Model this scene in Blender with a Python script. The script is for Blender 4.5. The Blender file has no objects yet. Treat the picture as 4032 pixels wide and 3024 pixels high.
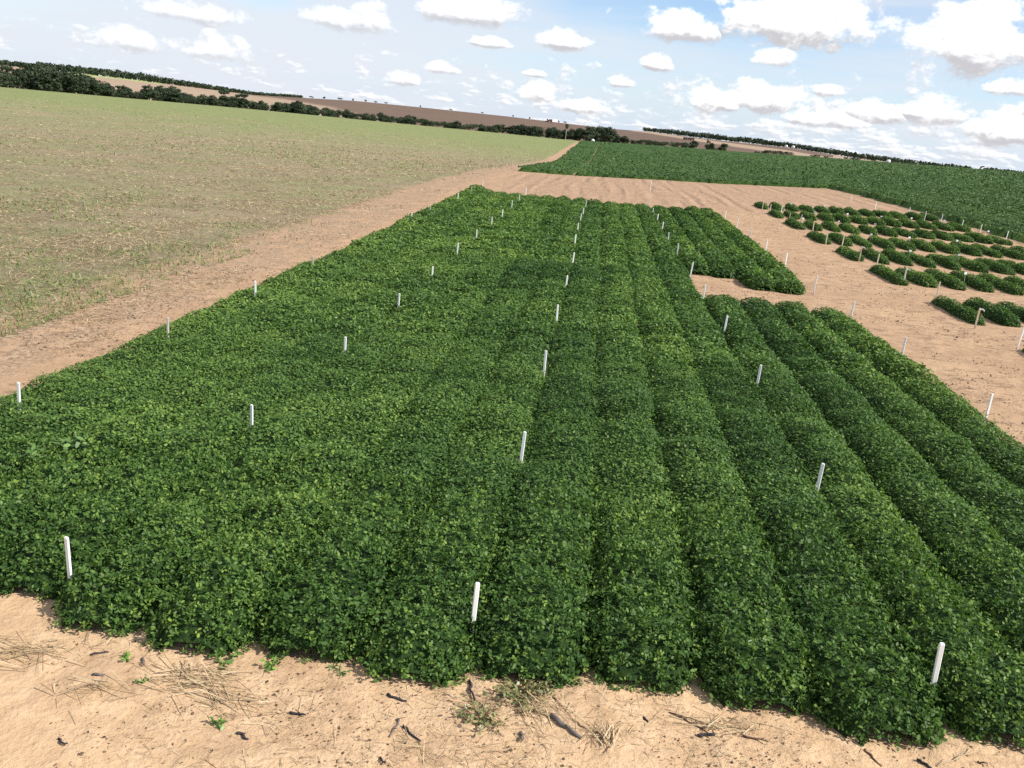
import bpy, math, random
import numpy as np
from mathutils import Vector, Matrix, Quaternion

R = math.radians
rng = np.random.default_rng(7)
rnd = random.Random(11)
scene = bpy.context.scene
COL = scene.collection

# ------------------------------------------------------------------ camera
CAM_Z = 4.14
cam_d = bpy.data.cameras.new('camera')
cam = bpy.data.objects.new('camera', cam_d)
COL.objects.link(cam)
cam_d.sensor_width = 36.0
cam_d.lens = 36.0 * 3290.0 / 4032.0
cam_d.clip_start = 0.1
cam_d.clip_end = 30000.0
_yaw, _pitch, _roll = -R(4.2376), math.atan(1036 / 3290.0), R(6.23)
_f = Vector((math.sin(_yaw) * math.cos(_pitch), math.cos(_yaw) * math.cos(_pitch), -math.sin(_pitch)))
_r = Vector((math.cos(_yaw), -math.sin(_yaw), 0))
_u = _r.cross(_f)
_r2 = _r * math.cos(_roll) + _u * math.sin(_roll)
_u2 = _u * math.cos(_roll) - _r * math.sin(_roll)
cam.matrix_world = Matrix(((_r2.x, _u2.x, -_f.x, 0), (_r2.y, _u2.y, -_f.y, 0), (_r2.z, _u2.z, -_f.z, CAM_Z), (0, 0, 0, 1)))
scene.camera = cam

# ------------------------------------------------------------------ exposure
scene.view_settings.view_transform = 'Standard'
scene.view_settings.look = 'None'
scene.view_settings.gamma = 1.0
scene.view_settings.use_curve_mapping = False
scene.view_settings.exposure = 0.58

# ------------------------------------------------------------------ node helper
class NT:
    def __init__(s, tree):
        s.t = tree; s.n = tree.nodes; s.l = tree.links
    def new(s, typ, **kw):
        n = s.n.new(typ)
        for k, v in kw.items():
            setattr(n, k, v)
        return n
    def put(s, sock, v):
        if v is None:
            return
        if isinstance(v, bpy.types.NodeSocket):
            s.l.new(v, sock)
        else:
            if hasattr(sock.default_value, '__len__') and not isinstance(v, (int, float)):
                d = sock.default_value
                sock.default_value = tuple(v) + ((1.0,) if len(d) == 4 and len(v) == 3 else ())
            else:
                sock.default_value = v
    def m(s, op, a, b=None, c=None, clamp=False):
        n = s.new('ShaderNodeMath', operation=op, use_clamp=clamp)
        for i, v in enumerate((a, b, c)):
            s.put(n.inputs[i], v)
        return n.outputs[0]
    def vm(s, op, a, b=None, out=0):
        n = s.new('ShaderNodeVectorMath', operation=op)
        s.put(n.inputs[0], a); s.put(n.inputs[1], b)
        return n.outputs[out]
    def vscale(s, a, f):
        n = s.new('ShaderNodeVectorMath', operation='SCALE')
        s.put(n.inputs[0], a); s.put(n.inputs['Scale'], f)
        return n.outputs[0]
    def mix(s, f, a, b, blend='MIX'):
        n = s.new('ShaderNodeMix', data_type='RGBA', blend_type=blend)
        s.put(n.inputs[0], f); s.put(n.inputs[6], a); s.put(n.inputs[7], b)
        return n.outputs[2]
    def mixf(s, f, a, b):
        n = s.new('ShaderNodeMix', data_type='FLOAT')
        s.put(n.inputs[0], f); s.put(n.inputs[2], a); s.put(n.inputs[3], b)
        return n.outputs[0]
    def noise(s, vec, scale, detail=4.0, rough=0.55, dist=0.0):
        n = s.new('ShaderNodeTexNoise')
        s.put(n.inputs['Vector'], vec)
        n.inputs['Scale'].default_value = scale
        n.inputs['Detail'].default_value = detail
        n.inputs['Roughness'].default_value = rough
        n.inputs['Distortion'].default_value = dist
        return n.outputs[0]
    def step(s, v, lo, hi, a=0.0, b=1.0):
        n = s.new('ShaderNodeMapRange', interpolation_type='SMOOTHSTEP')
        s.put(n.inputs[0], v)
        for i, q in enumerate((lo, hi, a, b)):
            s.put(n.inputs[1 + i], q)
        return n.outputs[0]
    def attr(s, name):
        return s.new('ShaderNodeAttribute', attribute_name=name).outputs['Fac']
    def comb(s, x, y, z):
        n = s.new('ShaderNodeCombineXYZ')
        s.put(n.inputs[0], x); s.put(n.inputs[1], y); s.put(n.inputs[2], z)
        return n.outputs[0]
    def sep(s, v):
        n = s.new('ShaderNodeSeparateXYZ'); s.put(n.inputs[0], v)
        return n.outputs

# ------------------------------------------------------------------ sky
SUN_AZ, SUN_EL = 103.0, 43.0      # clockwise from +Y (along the crop rows)
world = bpy.data.worlds.new('World')
scene.world = world
world.use_nodes = True
world.cycles.sampling_method = 'NONE'
wt = world.node_tree
wt.nodes.clear()
W = NT(wt)
wout = W.new('ShaderNodeOutputWorld')
bg = W.new('ShaderNodeBackground')
sky = W.new('ShaderNodeTexSky', sky_type='NISHITA', sun_disc=False)
sky.sun_elevation = R(SUN_EL)
sky.sun_rotation = R(SUN_AZ)
sky.altitude = 500
sky.air_density = 1.0
sky.dust_density = 0.15
sky.ozone_density = 1.2
SKY_STRENGTH = 0.10

# one cumulus: a flat-based heap, soft density and a height value for its grey base
cg = bpy.data.node_groups.new('cumulus', 'ShaderNodeTree')
for nm, ty in (('P', 'NodeSocketVector'), ('C', 'NodeSocketVector'), ('S', 'NodeSocketVector')):
    cg.interface.new_socket(nm, in_out='INPUT', socket_type=ty)
for nm in ('D', 'H'):
    cg.interface.new_socket(nm, in_out='OUTPUT', socket_type='NodeSocketFloat')
G = NT(cg)
gi, go = G.new('NodeGroupInput'), G.new('NodeGroupOutput')
q = G.vm('DIVIDE', G.vm('SUBTRACT', gi.outputs['P'], gi.outputs['C']), gi.outputs['S'])
qx, qy, qz = G.sep(q)
qy2 = G.m('MAXIMUM', qy, G.m('MULTIPLY', qy, -1.7))
ln = G.vm('LENGTH', G.comb(qx, qy2, 0.0), out=1)
G.l.new(G.m('SUBTRACT', 1.0, ln), go.inputs['D'])
G.l.new(qy, go.inputs['H'])

tc = W.new('ShaderNodeTexCoord')
vdir = tc.outputs['Generated']
dx, dy, dz = W.sep(vdir)
az = W.m('MULTIPLY', W.m('ARCTAN2', dx, dy), 180 / math.pi)
el = W.m('MULTIPLY', W.m('ARCSINE', dz), 180 / math.pi)
P = W.comb(az, el, 0.0)
left = W.step(az, 0.0, -22.0)
# billow noise that distorts every cloud outline
nb = W.noise(W.comb(az, W.m('MULTIPLY', el, 1.35), 0.0), 0.55, 6.0, 0.62)
nb2 = W.noise(W.comb(W.m('ADD', az, 0.25), W.m('MULTIPLY', W.m('ADD', el, 0.3), 1.35), 0.0), 0.55, 6.0, 0.62)
# (azimuth, elevation of the base third, half width, height) in degrees
CUMULI = [
    (10.6, 7.15, 6.2, 2.7), (3.9, 6.35, 2.9, 1.45), (-3.5, 4.95, 2.3, 1.0), (2.8, 4.2, 1.5, 0.75),
    (9.9, 5.1, 1.6, 0.95), (0.6, 2.9, 1.15, 0.6), (20.9, 6.7, 4.4, 3.3), (22.9, 4.5, 1.5, 0.8),
    (13.6, 3.6, 1.5, 0.6), (19.2, 2.9, 3.0, 1.2), (16.2, 2.6, 2.6, 1.0), (9.4, 2.7, 3.4, 1.5),
    (6.6, 2.3, 2.6, 1.3), (-4.6, 1.6, 1.4, 1.0), (-1.5, 1.2, 2.2, 0.8), (23.4, 2.3, 3.0, 1.7),
    (13.2, 1.9, 3.0, 1.0), (-16.5, 4.7, 3.2, 1.3), (-9.5, 6.0, 4.4, 1.5), (-26.0, 3.9, 3.6, 0.9),
    (-8.2, 4.4, 2.0, 0.5), (-29.5, 1.9, 2.6, 1.2), (-24.5, 2.0, 2.2, 1.2), (-13.5, 1.6, 1.5, 0.7),
    (-5.0, 2.9, 1.0, 0.35), (-11.0, 2.6, 1.5, 0.6),
    (34.0, 6.0, 5.0, 2.4), (-44.0, 5.5, 5.0, 2.0)]
D = H = None
for (a0, e0, w0, h0) in CUMULI:
    g = W.new('ShaderNodeGroup'); g.node_tree = cg
    W.l.new(P, g.inputs['P'])
    g.inputs['C'].default_value = (a0, e0, 0)
    g.inputs['S'].default_value = (w0 * 0.86, h0 * 0.92, 1)
    if D is None:
        D, H = g.outputs['D'], g.outputs['H']
    else:
        sel = W.m('GREATER_THAN', g.outputs['D'], D)
        H = W.mixf(sel, H, g.outputs['H'])
        D = W.m('MAXIMUM', D, g.outputs['D'])
dn = W.m('ADD', D, W.m('MULTIPLY', W.m('SUBTRACT', nb, 0.52), 2.3))
big_a = W.m('MULTIPLY', W.step(dn, -0.10, 0.34), W.m('SUBTRACT', 1.0, W.m('MULTIPLY', left, 0.45)))
# small fair-weather puffs thickening toward the horizon, all round the sky
zz = W.m('ADD', W.m('MAXIMUM', dz, 0.0), 0.035)
pv = W.comb(W.m('MULTIPLY', az, 0.42), W.m('MULTIPLY', W.m('LOGARITHM', zz, math.e), 3.6), 0.0)
np1 = W.noise(pv, 1.0, 6.0, 0.6)
np2 = W.noise(W.vm('ADD', pv, (0.05, 0.16, 0.0)), 1.0, 6.0, 0.6)
thr = W.m('SUBTRACT', W.m('ADD', W.step(el, 1.2, 5.5, 0.50, 0.66), W.m('MULTIPLY', left, 0.05)), W.step(az, 4.0, 18.0, 0.0, 0.065))
puff_a = W.step(W.m('SUBTRACT', np1, thr), -0.03, 0.10)
# thin high veil in long streaks
vv = W.noise(W.vm('MULTIPLY', vdir, (1.6, 1.6, 14.0)), 1.3, 4.0, 0.5, 0.3)
veil = W.m('MULTIPLY', W.step(W.m('ADD', vv, W.m('MULTIPLY', left, 0.16)), 0.42, 0.66), W.m('ADD', 0.70, W.m('MULTIPLY', left, 0.18)))
shade_b = W.m('ADD', W.m('MULTIPLY', W.m('SUBTRACT', nb, nb2), 1.6), W.step(H, -0.42, 0.12, -0.40, 0.32))
nf = W.noise(W.comb(az, W.m('MULTIPLY', el, 1.5), 3.0), 1.4, 4.0, 0.6)
shade_b = W.step(W.m('ADD', shade_b, W.m('MULTIPLY', W.m('SUBTRACT', nf, 0.55), 0.9)), -0.50, 0.28)
shade_p = W.step(W.m('MULTIPLY', W.m('SUBTRACT', np1, np2), 3.0), -0.35, 0.35)
cloud_dark, cloud_lit = (0.42, 0.415, 0.435), (0.84, 0.84, 0.84)
sky_c = W.vscale(sky.outputs[0], SKY_STRENGTH)
haze = W.step(el, 7.5, -1.0, 0.0, 0.93)
c0 = W.mix(haze, W.mix(1.0, sky_c, (0.92, 0.98, 1.08), 'MULTIPLY'), (0.435, 0.505, 0.61))
c1 = W.mix(veil, c0, (0.535, 0.565, 0.615))
c2 = W.mix(W.m('MULTIPLY', puff_a, 0.86), c1, W.mix(shade_p, (0.47, 0.49, 0.535), (0.76, 0.765, 0.78)))
c3 = W.mix(big_a, c2, W.mix(shade_b, cloud_dark, cloud_lit))
below = W.step(dz, -0.02, -0.005)
W.put(bg.inputs['Color'], W.mix(below, (0.25, 0.22, 0.17), c3))
bg.inputs['Strength'].default_value = 1.0
W.l.new(bg.outputs[0], wout.inputs['Surface'])

# ------------------------------------------------------------------ sun
sun_d = bpy.data.lights.new('sun', 'SUN')
sun_d.energy = 5.0
sun_d.angle = R(0.53)
sun_d.color = (1.0, 0.955, 0.88)
sun = bpy.data.objects.new('sun', sun_d)
COL.objects.link(sun)
_sd = Vector((math.sin(R(SUN_AZ)) * math.cos(R(SUN_EL)), math.cos(R(SUN_AZ)) * math.cos(R(SUN_EL)), math.sin(R(SUN_EL))))
sun.rotation_euler = _sd.to_track_quat('Z', 'Y').to_euler()
sun.location = (30, 10, 60)

# GROUND BEGIN
def _hash(ix, iy, s):
    h = (ix.astype(np.int64) * 374761393 + iy.astype(np.int64) * 668265263 + s * 974634777) & 0xffffffff
    h = ((h ^ (h >> 13)) * 1274126177) & 0xffffffff
    h = ((h ^ (h >> 16)) * 2246822519) & 0xffffffff
    return ((h ^ (h >> 15)) & 0xffffff) / float(0xffffff)
def vnoise(x, y, s=0):
    x, y = np.broadcast_arrays(np.asarray(x, float), np.asarray(y, float))
    ix, iy = np.floor(x), np.floor(y)
    fx, fy = x - ix, y - iy
    fx = fx * fx * (3 - 2 * fx); fy = fy * fy * (3 - 2 * fy)
    a, b = _hash(ix, iy, s), _hash(ix + 1, iy, s)
    c, d = _hash(ix, iy + 1, s), _hash(ix + 1, iy + 1, s)
    return (a + (b - a) * fx) * (1 - fy) + (c + (d - c) * fx) * fy
def fbm(x, y, s=0, o=4):
    v, a, t = 0.0, 1.0, 0.0
    for i in range(o):
        v = v + a * vnoise(np.asarray(x) * 2 ** i + 17.3 * i, np.asarray(y) * 2 ** i - 9.1 * i, s + i)
        t += a; a *= 0.5
    return v / t
def sstep(x, lo, hi):
    t = np.clip((np.asarray(x, float) - lo) / (hi - lo), 0, 1)
    return t * t * (3 - 2 * t)
CAMZ = 4.14
E_AZ = np.array([-90, -36.16, -29.68, -22.44, -14.57, -6.29, -2.93, -0.76, 3.7, 8.54, 13.18, 17.6, 21.75, 24.77, 90])
E_EL = np.array([-1.2, -1.28, -1.2, -1.1, -1.04, -0.95, -0.92, -0.88, -0.68, -0.52, -0.31, -0.15, 0.01, 0.11, 0.0])
RE_AZ = np.array([-90, -40, -20, 0, 10, 25, 90.])
RE_R = np.array([300, 300, 350, 400, 430, 520, 520.])
C_AZ = np.array([-90, -36.07, -30.32, -22.45, -16.24, -11.37, -6.4, 0.28, 2.77, 6.83, 11.57, 16.14, 20.41, 24.8, 90])
C_EL = np.array([-0.1, -0.08, -0.10, -0.22, 0.08, 0.13, 0.15, 0.08, 0.16, 0.10, 0.12, -0.10, -0.08, -0.06, -0.1])
RC_AZ = np.array([-90, -38, -26, -14, 0, 5, 10, 18, 26, 90.])
RC_R = np.array([900, 900, 1000, 1500, 1500, 1150, 1050, 1150, 1500, 1500.])
def redge(az): return np.interp(az, RE_AZ, RE_R)
def rcrest(az): return np.interp(az, RC_AZ, RC_R)
def ground(x, y):
    x = np.asarray(x, float); y = np.asarray(y, float)
    r = np.hypot(x, y) + 1e-9
    az = np.degrees(np.arctan2(x, y))
    near = 0.03702 * np.clip(x, -150, 150) - 0.01549 * np.clip(y, -40, 400) + 0.00029 * np.clip(y, -30, 60) ** 2 + 0.0348 * 0.55 * np.clip(y - 60, 0, 400)
    azc = np.clip(az, -90, 90)
    re_, rc = redge(azc), rcrest(azc)
    ze = CAMZ + re_ * np.tan(np.radians(np.interp(azc, E_AZ, E_EL)))
    zc = CAMZ + rc * np.tan(np.radians(np.interp(azc, C_AZ, C_EL)))
    far = ze - (re_ - np.minimum(r, re_)) * 0.0035
    w = sstep(r, 45, 190)
    z = near * (1 - w) + far * w
    depth = np.interp(azc, [-40, -15, 0, 12, 20, 26], [9, 9, 8, 6, 3, 1.5])
    over = sstep((r - re_), 0, 190)
    zv = ze - depth
    z = np.where(r > re_, ze * (1 - over) + zv * over, z)
    rise = sstep(r, re_ + 150, rc)
    rise_l = np.clip((r - re_ - 150) / (rc - re_ - 150), 0, 1)
    rise = 0.5 * rise + 0.5 * np.sin(rise_l * math.pi / 2) if True else rise
    z = np.where(r > re_ + 150, z * (1 - rise) + zc * rise, z)
    back = sstep(r, rc, rc + 900)
    z = np.where(r > rc, zc - 14 * back, z)
    # behind and far to the sides: settle to gentle plain
    side = sstep(np.abs(az), 75, 120)
    z = z * (1 - side * sstep(r, 30, 200)) + side * sstep(r, 30, 200) * (-1.0)
    return z
# GROUND END
def gz(x, y):
    return float(ground(np.array([x]), np.array([y]))[0])

# ------------------------------------------------------------------ mesh helpers
def mesh_np(name, verts, faces, fattr=None, vattr=None, smooth=False):
    """faces: int array (F,k)"""
    me = bpy.data.meshes.new(name)
    verts = np.ascontiguousarray(verts, dtype=np.float32)
    faces = np.ascontiguousarray(faces, dtype=np.int32)
    F_, k = faces.shape
    me.vertices.add(len(verts)); me.vertices.foreach_set('co', verts.ravel())
    me.loops.add(F_ * k); me.loops.foreach_set('vertex_index', faces.ravel())
    me.polygons.add(F_)
    me.polygons.foreach_set('loop_start', np.arange(F_, dtype=np.int32) * k)
    try:
        me.polygons.foreach_set('loop_total', np.full(F_, k, dtype=np.int32))
    except Exception:
        pass
    if smooth:
        me.polygons.foreach_set('use_smooth', np.ones(F_, dtype=bool))
    for dic, dom in ((fattr, 'FACE'), (vattr, 'POINT')):
        for nm, v in (dic or {}).items():
            at = me.attributes.new(nm, 'FLOAT', dom)
            at.data.foreach_set('value', np.ascontiguousarray(v, dtype=np.float32))
    me.update(calc_edges=True)
    return me
def obj(name, me, mat=None, parent=None, loc=(0, 0, 0), label=None, cat=None, group=None, kind=None):
    o = bpy.data.objects.new(name, me)
    COL.objects.link(o)
    o.location = loc
    if mat is not None and not me.materials:
        me.materials.append(mat)
    if parent is not None:
        o.parent = parent
    tag(o, label, cat, group, kind)
    return o
def tag(o, label=None, cat=None, group=None, kind=None):
    if label: o['label'] = label
    if cat: o['category'] = cat
    if group: o['group'] = group
    if kind: o['kind'] = kind
    return o
def empty(name, loc, label, cat, group=None):
    o = bpy.data.objects.new(name, None)
    COL.objects.link(o); o.location = loc
    o.empty_display_size = 0.2
    return tag(o, label, cat, group)
def grid_faces(n, m, wrap=False):
    i, j = np.meshgrid(np.arange(n - 1), np.arange(m if wrap else m - 1), indexing='ij')
    j2 = (j + 1) % m
    return np.stack([i * m + j, i * m + j2, (i + 1) * m + j2, (i + 1) * m + j], -1).reshape(-1, 4)
class MB:
    """collects boxes, tubes and prisms for one small mesh"""
    def __init__(s): s.v = []; s.f = []
    def add(s, v, f):
        o = len(s.v); s.v += [tuple(p) for p in v]; s.f += [tuple(i + o for i in q) for q in f]
    def box(s, c, d, rz=0.0):
        cx, cy, cz = c; x, y, z = (q / 2 for q in d); ca, sa = math.cos(rz), math.sin(rz)
        pts = []
        for k in (-z, z):
            for a_, b_ in ((-x, -y), (x, -y), (x, y), (-x, y)):
                pts.append((cx + a_ * ca - b_ * sa, cy + a_ * sa + b_ * ca, cz + k))
        s.add(pts, [(3, 2, 1, 0), (4, 5, 6, 7), (0, 1, 5, 4), (1, 2, 6, 5), (2, 3, 7, 6), (3, 0, 4, 7)])
    def tube(s, pts, rad, n=6, cap=True):
        pts = [Vector(p) for p in pts]
        rad = rad if hasattr(rad, '__len__') else [rad] * len(pts)
        vs = []
        for i, p in enumerate(pts):
            t = (pts[min(i + 1, len(pts) - 1)] - pts[max(i - 1, 0)]).normalized()
            a_ = t.cross(Vector((0.31, 0.17, 0.93)))
            if a_.length < 1e-3: a_ = t.cross(Vector((1, 0, 0)))
            a_.normalize(); b_ = t.cross(a_)
            for j in range(n):
                th = 2 * math.pi * j / n
                vs.append(p + (a_ * math.cos(th) + b_ * math.sin(th)) * rad[i])
        fs = [(i * n + j, i * n + (j + 1) % n, (i + 1) * n + (j + 1) % n, (i + 1) * n + j) for i in range(len(pts) - 1) for j in range(n)]
        if cap:
            fs += [tuple(reversed(range(n))), tuple(range((len(pts) - 1) * n, len(pts) * n))]
        s.add(vs, fs)
    def mesh(s, name, smooth=False):
        me = bpy.data.meshes.new(name)
        me.from_pydata(s.v, [], s.f)
        if smooth:
            for p_ in me.polygons: p_.use_smooth = True
        me.update()
        return me

# ------------------------------------------------------------------ materials
def new_mat(name):
    m_ = bpy.data.materials.new(name)
    m_.use_nodes = True
    t = m_.node_tree
    t.nodes.clear()
    N = NT(t)
    N.out = N.new('ShaderNodeOutputMaterial')
    return m_, N
def principled(N, color, rough=0.9, spec=0.2, normal=None, metal=0.0):
    p = N.new('ShaderNodeBsdfPrincipled')
    N.put(p.inputs['Base Color'], color)
    N.put(p.inputs['Roughness'], rough)
    N.put(p.inputs['Specular IOR Level'], spec)
    N.put(p.inputs['Metallic'], metal)
    if normal is not None:
        N.l.new(normal, p.inputs['Normal'])
    return p
def bump(N, h, strength, dist):
    b_ = N.new('ShaderNodeBump')
    N.put(b_.inputs['Height'], h)
    b_.inputs['Strength'].default_value = strength
    b_.inputs['Distance'].default_value = dist
    return b_.outputs[0]
def flat_mat(name, col, rough=0.8, spec=0.2, var=0.25, scale=20.0, metal=0.0):
    m_, N = new_mat(name)
    n = N.noise(N.new('ShaderNodeTexCoord').outputs['Object'], scale, 4, 0.6)
    c = N.mix(N.m('MULTIPLY', n, var * 2), col, tuple(q * 0.55 for q in col))
    N.l.new(principled(N, c, rough, spec, metal=metal).outputs[0], N.out.inputs[0])
    return m_

def leaf_mat(name, dark, mid, light, transl=0.22, rough=0.42, spec=0.35, patch=0.5, patch_scale=0.35, bumpy=False):
    m_, N = new_mat(name)
    pos = N.new('ShaderNodeNewGeometry').outputs['Position']
    v = N.attr('var')
    pn = N.noise(pos, patch_scale, 3, 0.5)
    t = N.m('ADD', v, N.m('MULTIPLY', N.m('SUBTRACT', pn, 0.5), patch * 2.0))
    rp = N.new('ShaderNodeValToRGB')
    N.put(rp.inputs[0], t)
    e = rp.color_ramp.elements
    e[0].position = 0.0; e[0].color = (*dark, 1)
    e[1].position = 1.0; e[1].color = (*light, 1)
    k = e.new(0.5); k.color = (*mid, 1)
    col = rp.outputs[0]
    nrm = bump(N, N.noise(pos, 9.0, 5, 0.65), 1.0, 0.12) if bumpy else None
    p = principled(N, col, rough, spec, nrm)
    tr = N.new('ShaderNodeBsdfTranslucent')
    N.put(tr.inputs[0], N.mix(1.0, col, (1.0, 1.15, 0.45), 'MULTIPLY'))
    mx = N.new('ShaderNodeMixShader')
    mx.inputs[0].default_value = transl
    N.l.new(p.outputs[0], mx.inputs[1]); N.l.new(tr.outputs[0], mx.inputs[2])
    N.l.new(mx.outputs[0], N.out.inputs[0])
    return m_
PEANUT = leaf_mat('peanut_leaf', (0.032, 0.072, 0.015), (0.078, 0.148, 0.031), (0.200, 0.290, 0.055), transl=0.28, rough=0.5, spec=0.18)
PEANUT_SHADE_HULL = leaf_mat('peanut_shade_hull', (0.016, 0.034, 0.010), (0.026, 0.054, 0.013), (0.045, 0.080, 0.020), transl=0.0, rough=0.8, spec=0.1, bumpy=True)  # leaf green darkened to paint the shade inside the canopy
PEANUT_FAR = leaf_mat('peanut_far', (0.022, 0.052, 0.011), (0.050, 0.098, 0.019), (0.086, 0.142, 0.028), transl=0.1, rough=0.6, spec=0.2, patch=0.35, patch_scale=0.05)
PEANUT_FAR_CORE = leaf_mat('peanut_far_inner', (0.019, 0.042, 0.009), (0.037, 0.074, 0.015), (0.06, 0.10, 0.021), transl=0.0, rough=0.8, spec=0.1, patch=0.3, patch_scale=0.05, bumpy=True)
TREE_LEAF = leaf_mat('tree_leaf', (0.014, 0.026, 0.012), (0.034, 0.052, 0.024), (0.085, 0.100, 0.052), transl=0.12, rough=0.6, spec=0.2, patch=0.55, patch_scale=0.09)
WEED = leaf_mat('weed_leaf', (0.06, 0.13, 0.025), (0.14, 0.25, 0.04), (0.24, 0.38, 0.07), patch=0.1)
DRYWEED = leaf_mat('dry_weed_leaf', (0.10, 0.12, 0.04), (0.18, 0.20, 0.07), (0.30, 0.30, 0.12), patch=0.1)
STRAW = leaf_mat('straw', (0.16, 0.10, 0.055), (0.36, 0.26, 0.14), (0.62, 0.50, 0.32), transl=0.05, rough=0.7, patch=0.15, patch_scale=1.0)
LITTER = leaf_mat('plant_litter', (0.05, 0.035, 0.026), (0.14, 0.09, 0.055), (0.36, 0.25, 0.15), transl=0.0, rough=0.85, spec=0.1, patch=0.1, patch_scale=1.0)
BARK = flat_mat('bark', (0.20, 0.16, 0.12), 0.9, 0.1, 0.6, 1.2)
PALE_BARK = flat_mat('pale_bark', (0.62, 0.57, 0.48), 0.8, 0.1, 0.4, 1.5)

def soil_material():
    m_, N = new_mat('field_ground')
    pos = N.new('ShaderNodeNewGeometry').outputs['Position']
    px, py, pz = N.sep(pos)
    stub, brown, hill, gfar = N.attr('stubble'), N.attr('brown'), N.attr('hill'), N.attr('farness')
    band, front, trans = N.attr('band'), N.attr('front'), N.attr('margin')
    # --- bare sandy soil
    n1 = N.noise(pos, 0.45, 6, 0.6)
    n2 = N.noise(pos, 3.0, 6, 0.65)
    n3 = N.noise(pos, 24.0, 4, 0.7)
    soil = N.mix(N.step(n1, 0.3, 0.7), (0.335, 0.217, 0.132), (0.405, 0.270, 0.164))
    soil = N.mix(N.m('MULTIPLY', N.step(n2, 0.5, 0.75), 0.6), soil, (0.47, 0.325, 0.205))
    soil = N.mix(N.m('MULTIPLY', N.step(n2, 0.47, 0.28), 0.5), soil, (0.285, 0.180, 0.115))
    soil = N.mix(N.m('MULTIPLY', N.step(n3, 0.5, 0.3), 0.35), soil, (0.25, 0.155, 0.10))
    soil = N.mix(N.m('MULTIPLY', front, 0.65), soil, N.mix(N.step(n2, 0.35, 0.65), (0.50, 0.335, 0.19), (0.60, 0.42, 0.255)))
    soil = N.mix(N.m('MULTIPLY', N.m('MULTIPLY', front, N.step(N.noise(pos, 1.3, 6, 0.7, 0.6), 0.50, 0.64)), 0.6), soil, (0.34, 0.215, 0.125))
    soil = N.mix(N.m('MULTIPLY', band, 0.5), soil, N.mix(N.step(n2, 0.35, 0.65), (0.25, 0.16, 0.105), (0.37, 0.245, 0.165)))
    # decayed leaf crumbs, gathered in drifts and drawn out along the wind rows
    lv = N.vm('MULTIPLY', pos, (1.0, 1.9, 1.0))
    l1 = N.noise(lv, 9.0, 5, 0.7)
    l2 = N.noise(pos, 0.8, 4, 0.6)
    litter = N.m('MULTIPLY', N.step(l1, 0.55, 0.64), N.step(l2, 0.42, 0.58))
    litter = N.m('MULTIPLY', litter, N.m('SUBTRACT', 1.0, N.m('MULTIPLY', front, 0.5)))
    soil = N.mix(N.m('MULTIPLY', litter, 0.75), soil, (0.16, 0.105, 0.07))
    l3 = N.noise(N.vm('MULTIPLY', pos, (0.8, 1.5, 1.0)), 2.6, 6, 0.72)
    l3 = N.m('MULTIPLY', N.m('MULTIPLY', N.step(l3, 0.50, 0.60), N.step(n1, 0.36, 0.52)), N.m('SUBTRACT', 1.0, N.m('MULTIPLY', front, 0.75)))
    soil = N.mix(N.m('MULTIPLY', l3, 0.62), soil, (0.185, 0.118, 0.078))
    # --- margin with trampled residue
    g1 = N.noise(N.vm('MULTIPLY', pos, (1.0, 0.55, 1.0)), 1.6, 6, 0.7)
    resid = N.mix(N.step(N.noise(pos, 13.0, 5, 0.75), 0.4, 0.62), (0.16, 0.105, 0.07), (0.43, 0.31, 0.20))
    mfac = N.m('MULTIPLY', trans, N.step(g1, 0.40, 0.52))
    soil = N.mix(N.m('MULTIPLY', mfac, 0.85), soil, resid)
    # --- stubble field: straw, soil showing through, weeds greening it
    s1 = N.noise(N.vm('MULTIPLY', pos, (1.0, 1.6, 1.0)), 7.0, 6, 0.75)
    s2 = N.noise(pos, 0.11, 5, 0.6)
    s3 = N.noise(pos, 0.9, 5, 0.65)
    straw = N.mix(N.step(s1, 0.36, 0.64), (0.150, 0.124, 0.072), (0.335, 0.290, 0.170))
    straw = N.mix(N.m('MULTIPLY', N.step(s3, 0.56, 0.36), 0.7), straw, (0.205, 0.150, 0.098))
    straw = N.mix(N.m('MULTIPLY', N.step(s2, 0.52, 0.68), 0.55), straw, (0.31, 0.228, 0.148))
    drill = N.noise(N.vm('MULTIPLY', pos, (0.12, 1.5, 1.0)), 1.0, 4, 0.6)
    straw = N.mix(N.m('MULTIPLY', N.step(drill, 0.52, 0.36), 0.45), straw, (0.20, 0.145, 0.095))
    gf = N.m('ADD', N.m('MULTIPLY', N.step(s2, 0.58, 0.36), 0.42), N.m('MULTIPLY', gfar, 0.95))
    gf = N.m('MULTIPLY', gf, N.step(N.m('ADD', N.m('MULTIPLY', s3, 0.6), N.m('MULTIPLY', s1, 0.4)), 0.30, 0.56), clamp=True)
    gf = N.m('MINIMUM', gf, 0.9)
    grass = N.mix(N.step(s3, 0.3, 0.7), (0.135, 0.168, 0.060), (0.205, 0.240, 0.090))
    straw = N.mix(gf, straw, grass)
    edge = N.m('ADD', stub, N.m('MULTIPLY', N.m('SUBTRACT', N.noise(pos, 0.7, 5, 0.7), 0.5), 3.4))
    col = N.mix(N.step(edge, -0.25, 0.35), soil, straw)
    # --- far hillside: ploughed brown and harvested tan
    h1 = N.noise(pos, 0.012, 5, 0.6)
    tan = N.mix(h1, (0.27, 0.195, 0.135), (0.325, 0.24, 0.17))
    brn = N.mix(h1, (0.115, 0.076, 0.057), (0.15, 0.103, 0.076))
    hcol = N.mix(N.step(N.m('ADD', brown, N.m('MULTIPLY', N.m('SUBTRACT', h1, 0.5), 0.6)), -0.12, 0.12), tan, brn)
    hcol = N.mix(N.step(N.attr('meadow'), -0.1, 0.1), hcol, (0.30, 0.33, 0.14))
    col = N.mix(N.step(hill, 0.3, 0.6), col, hcol)
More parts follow.
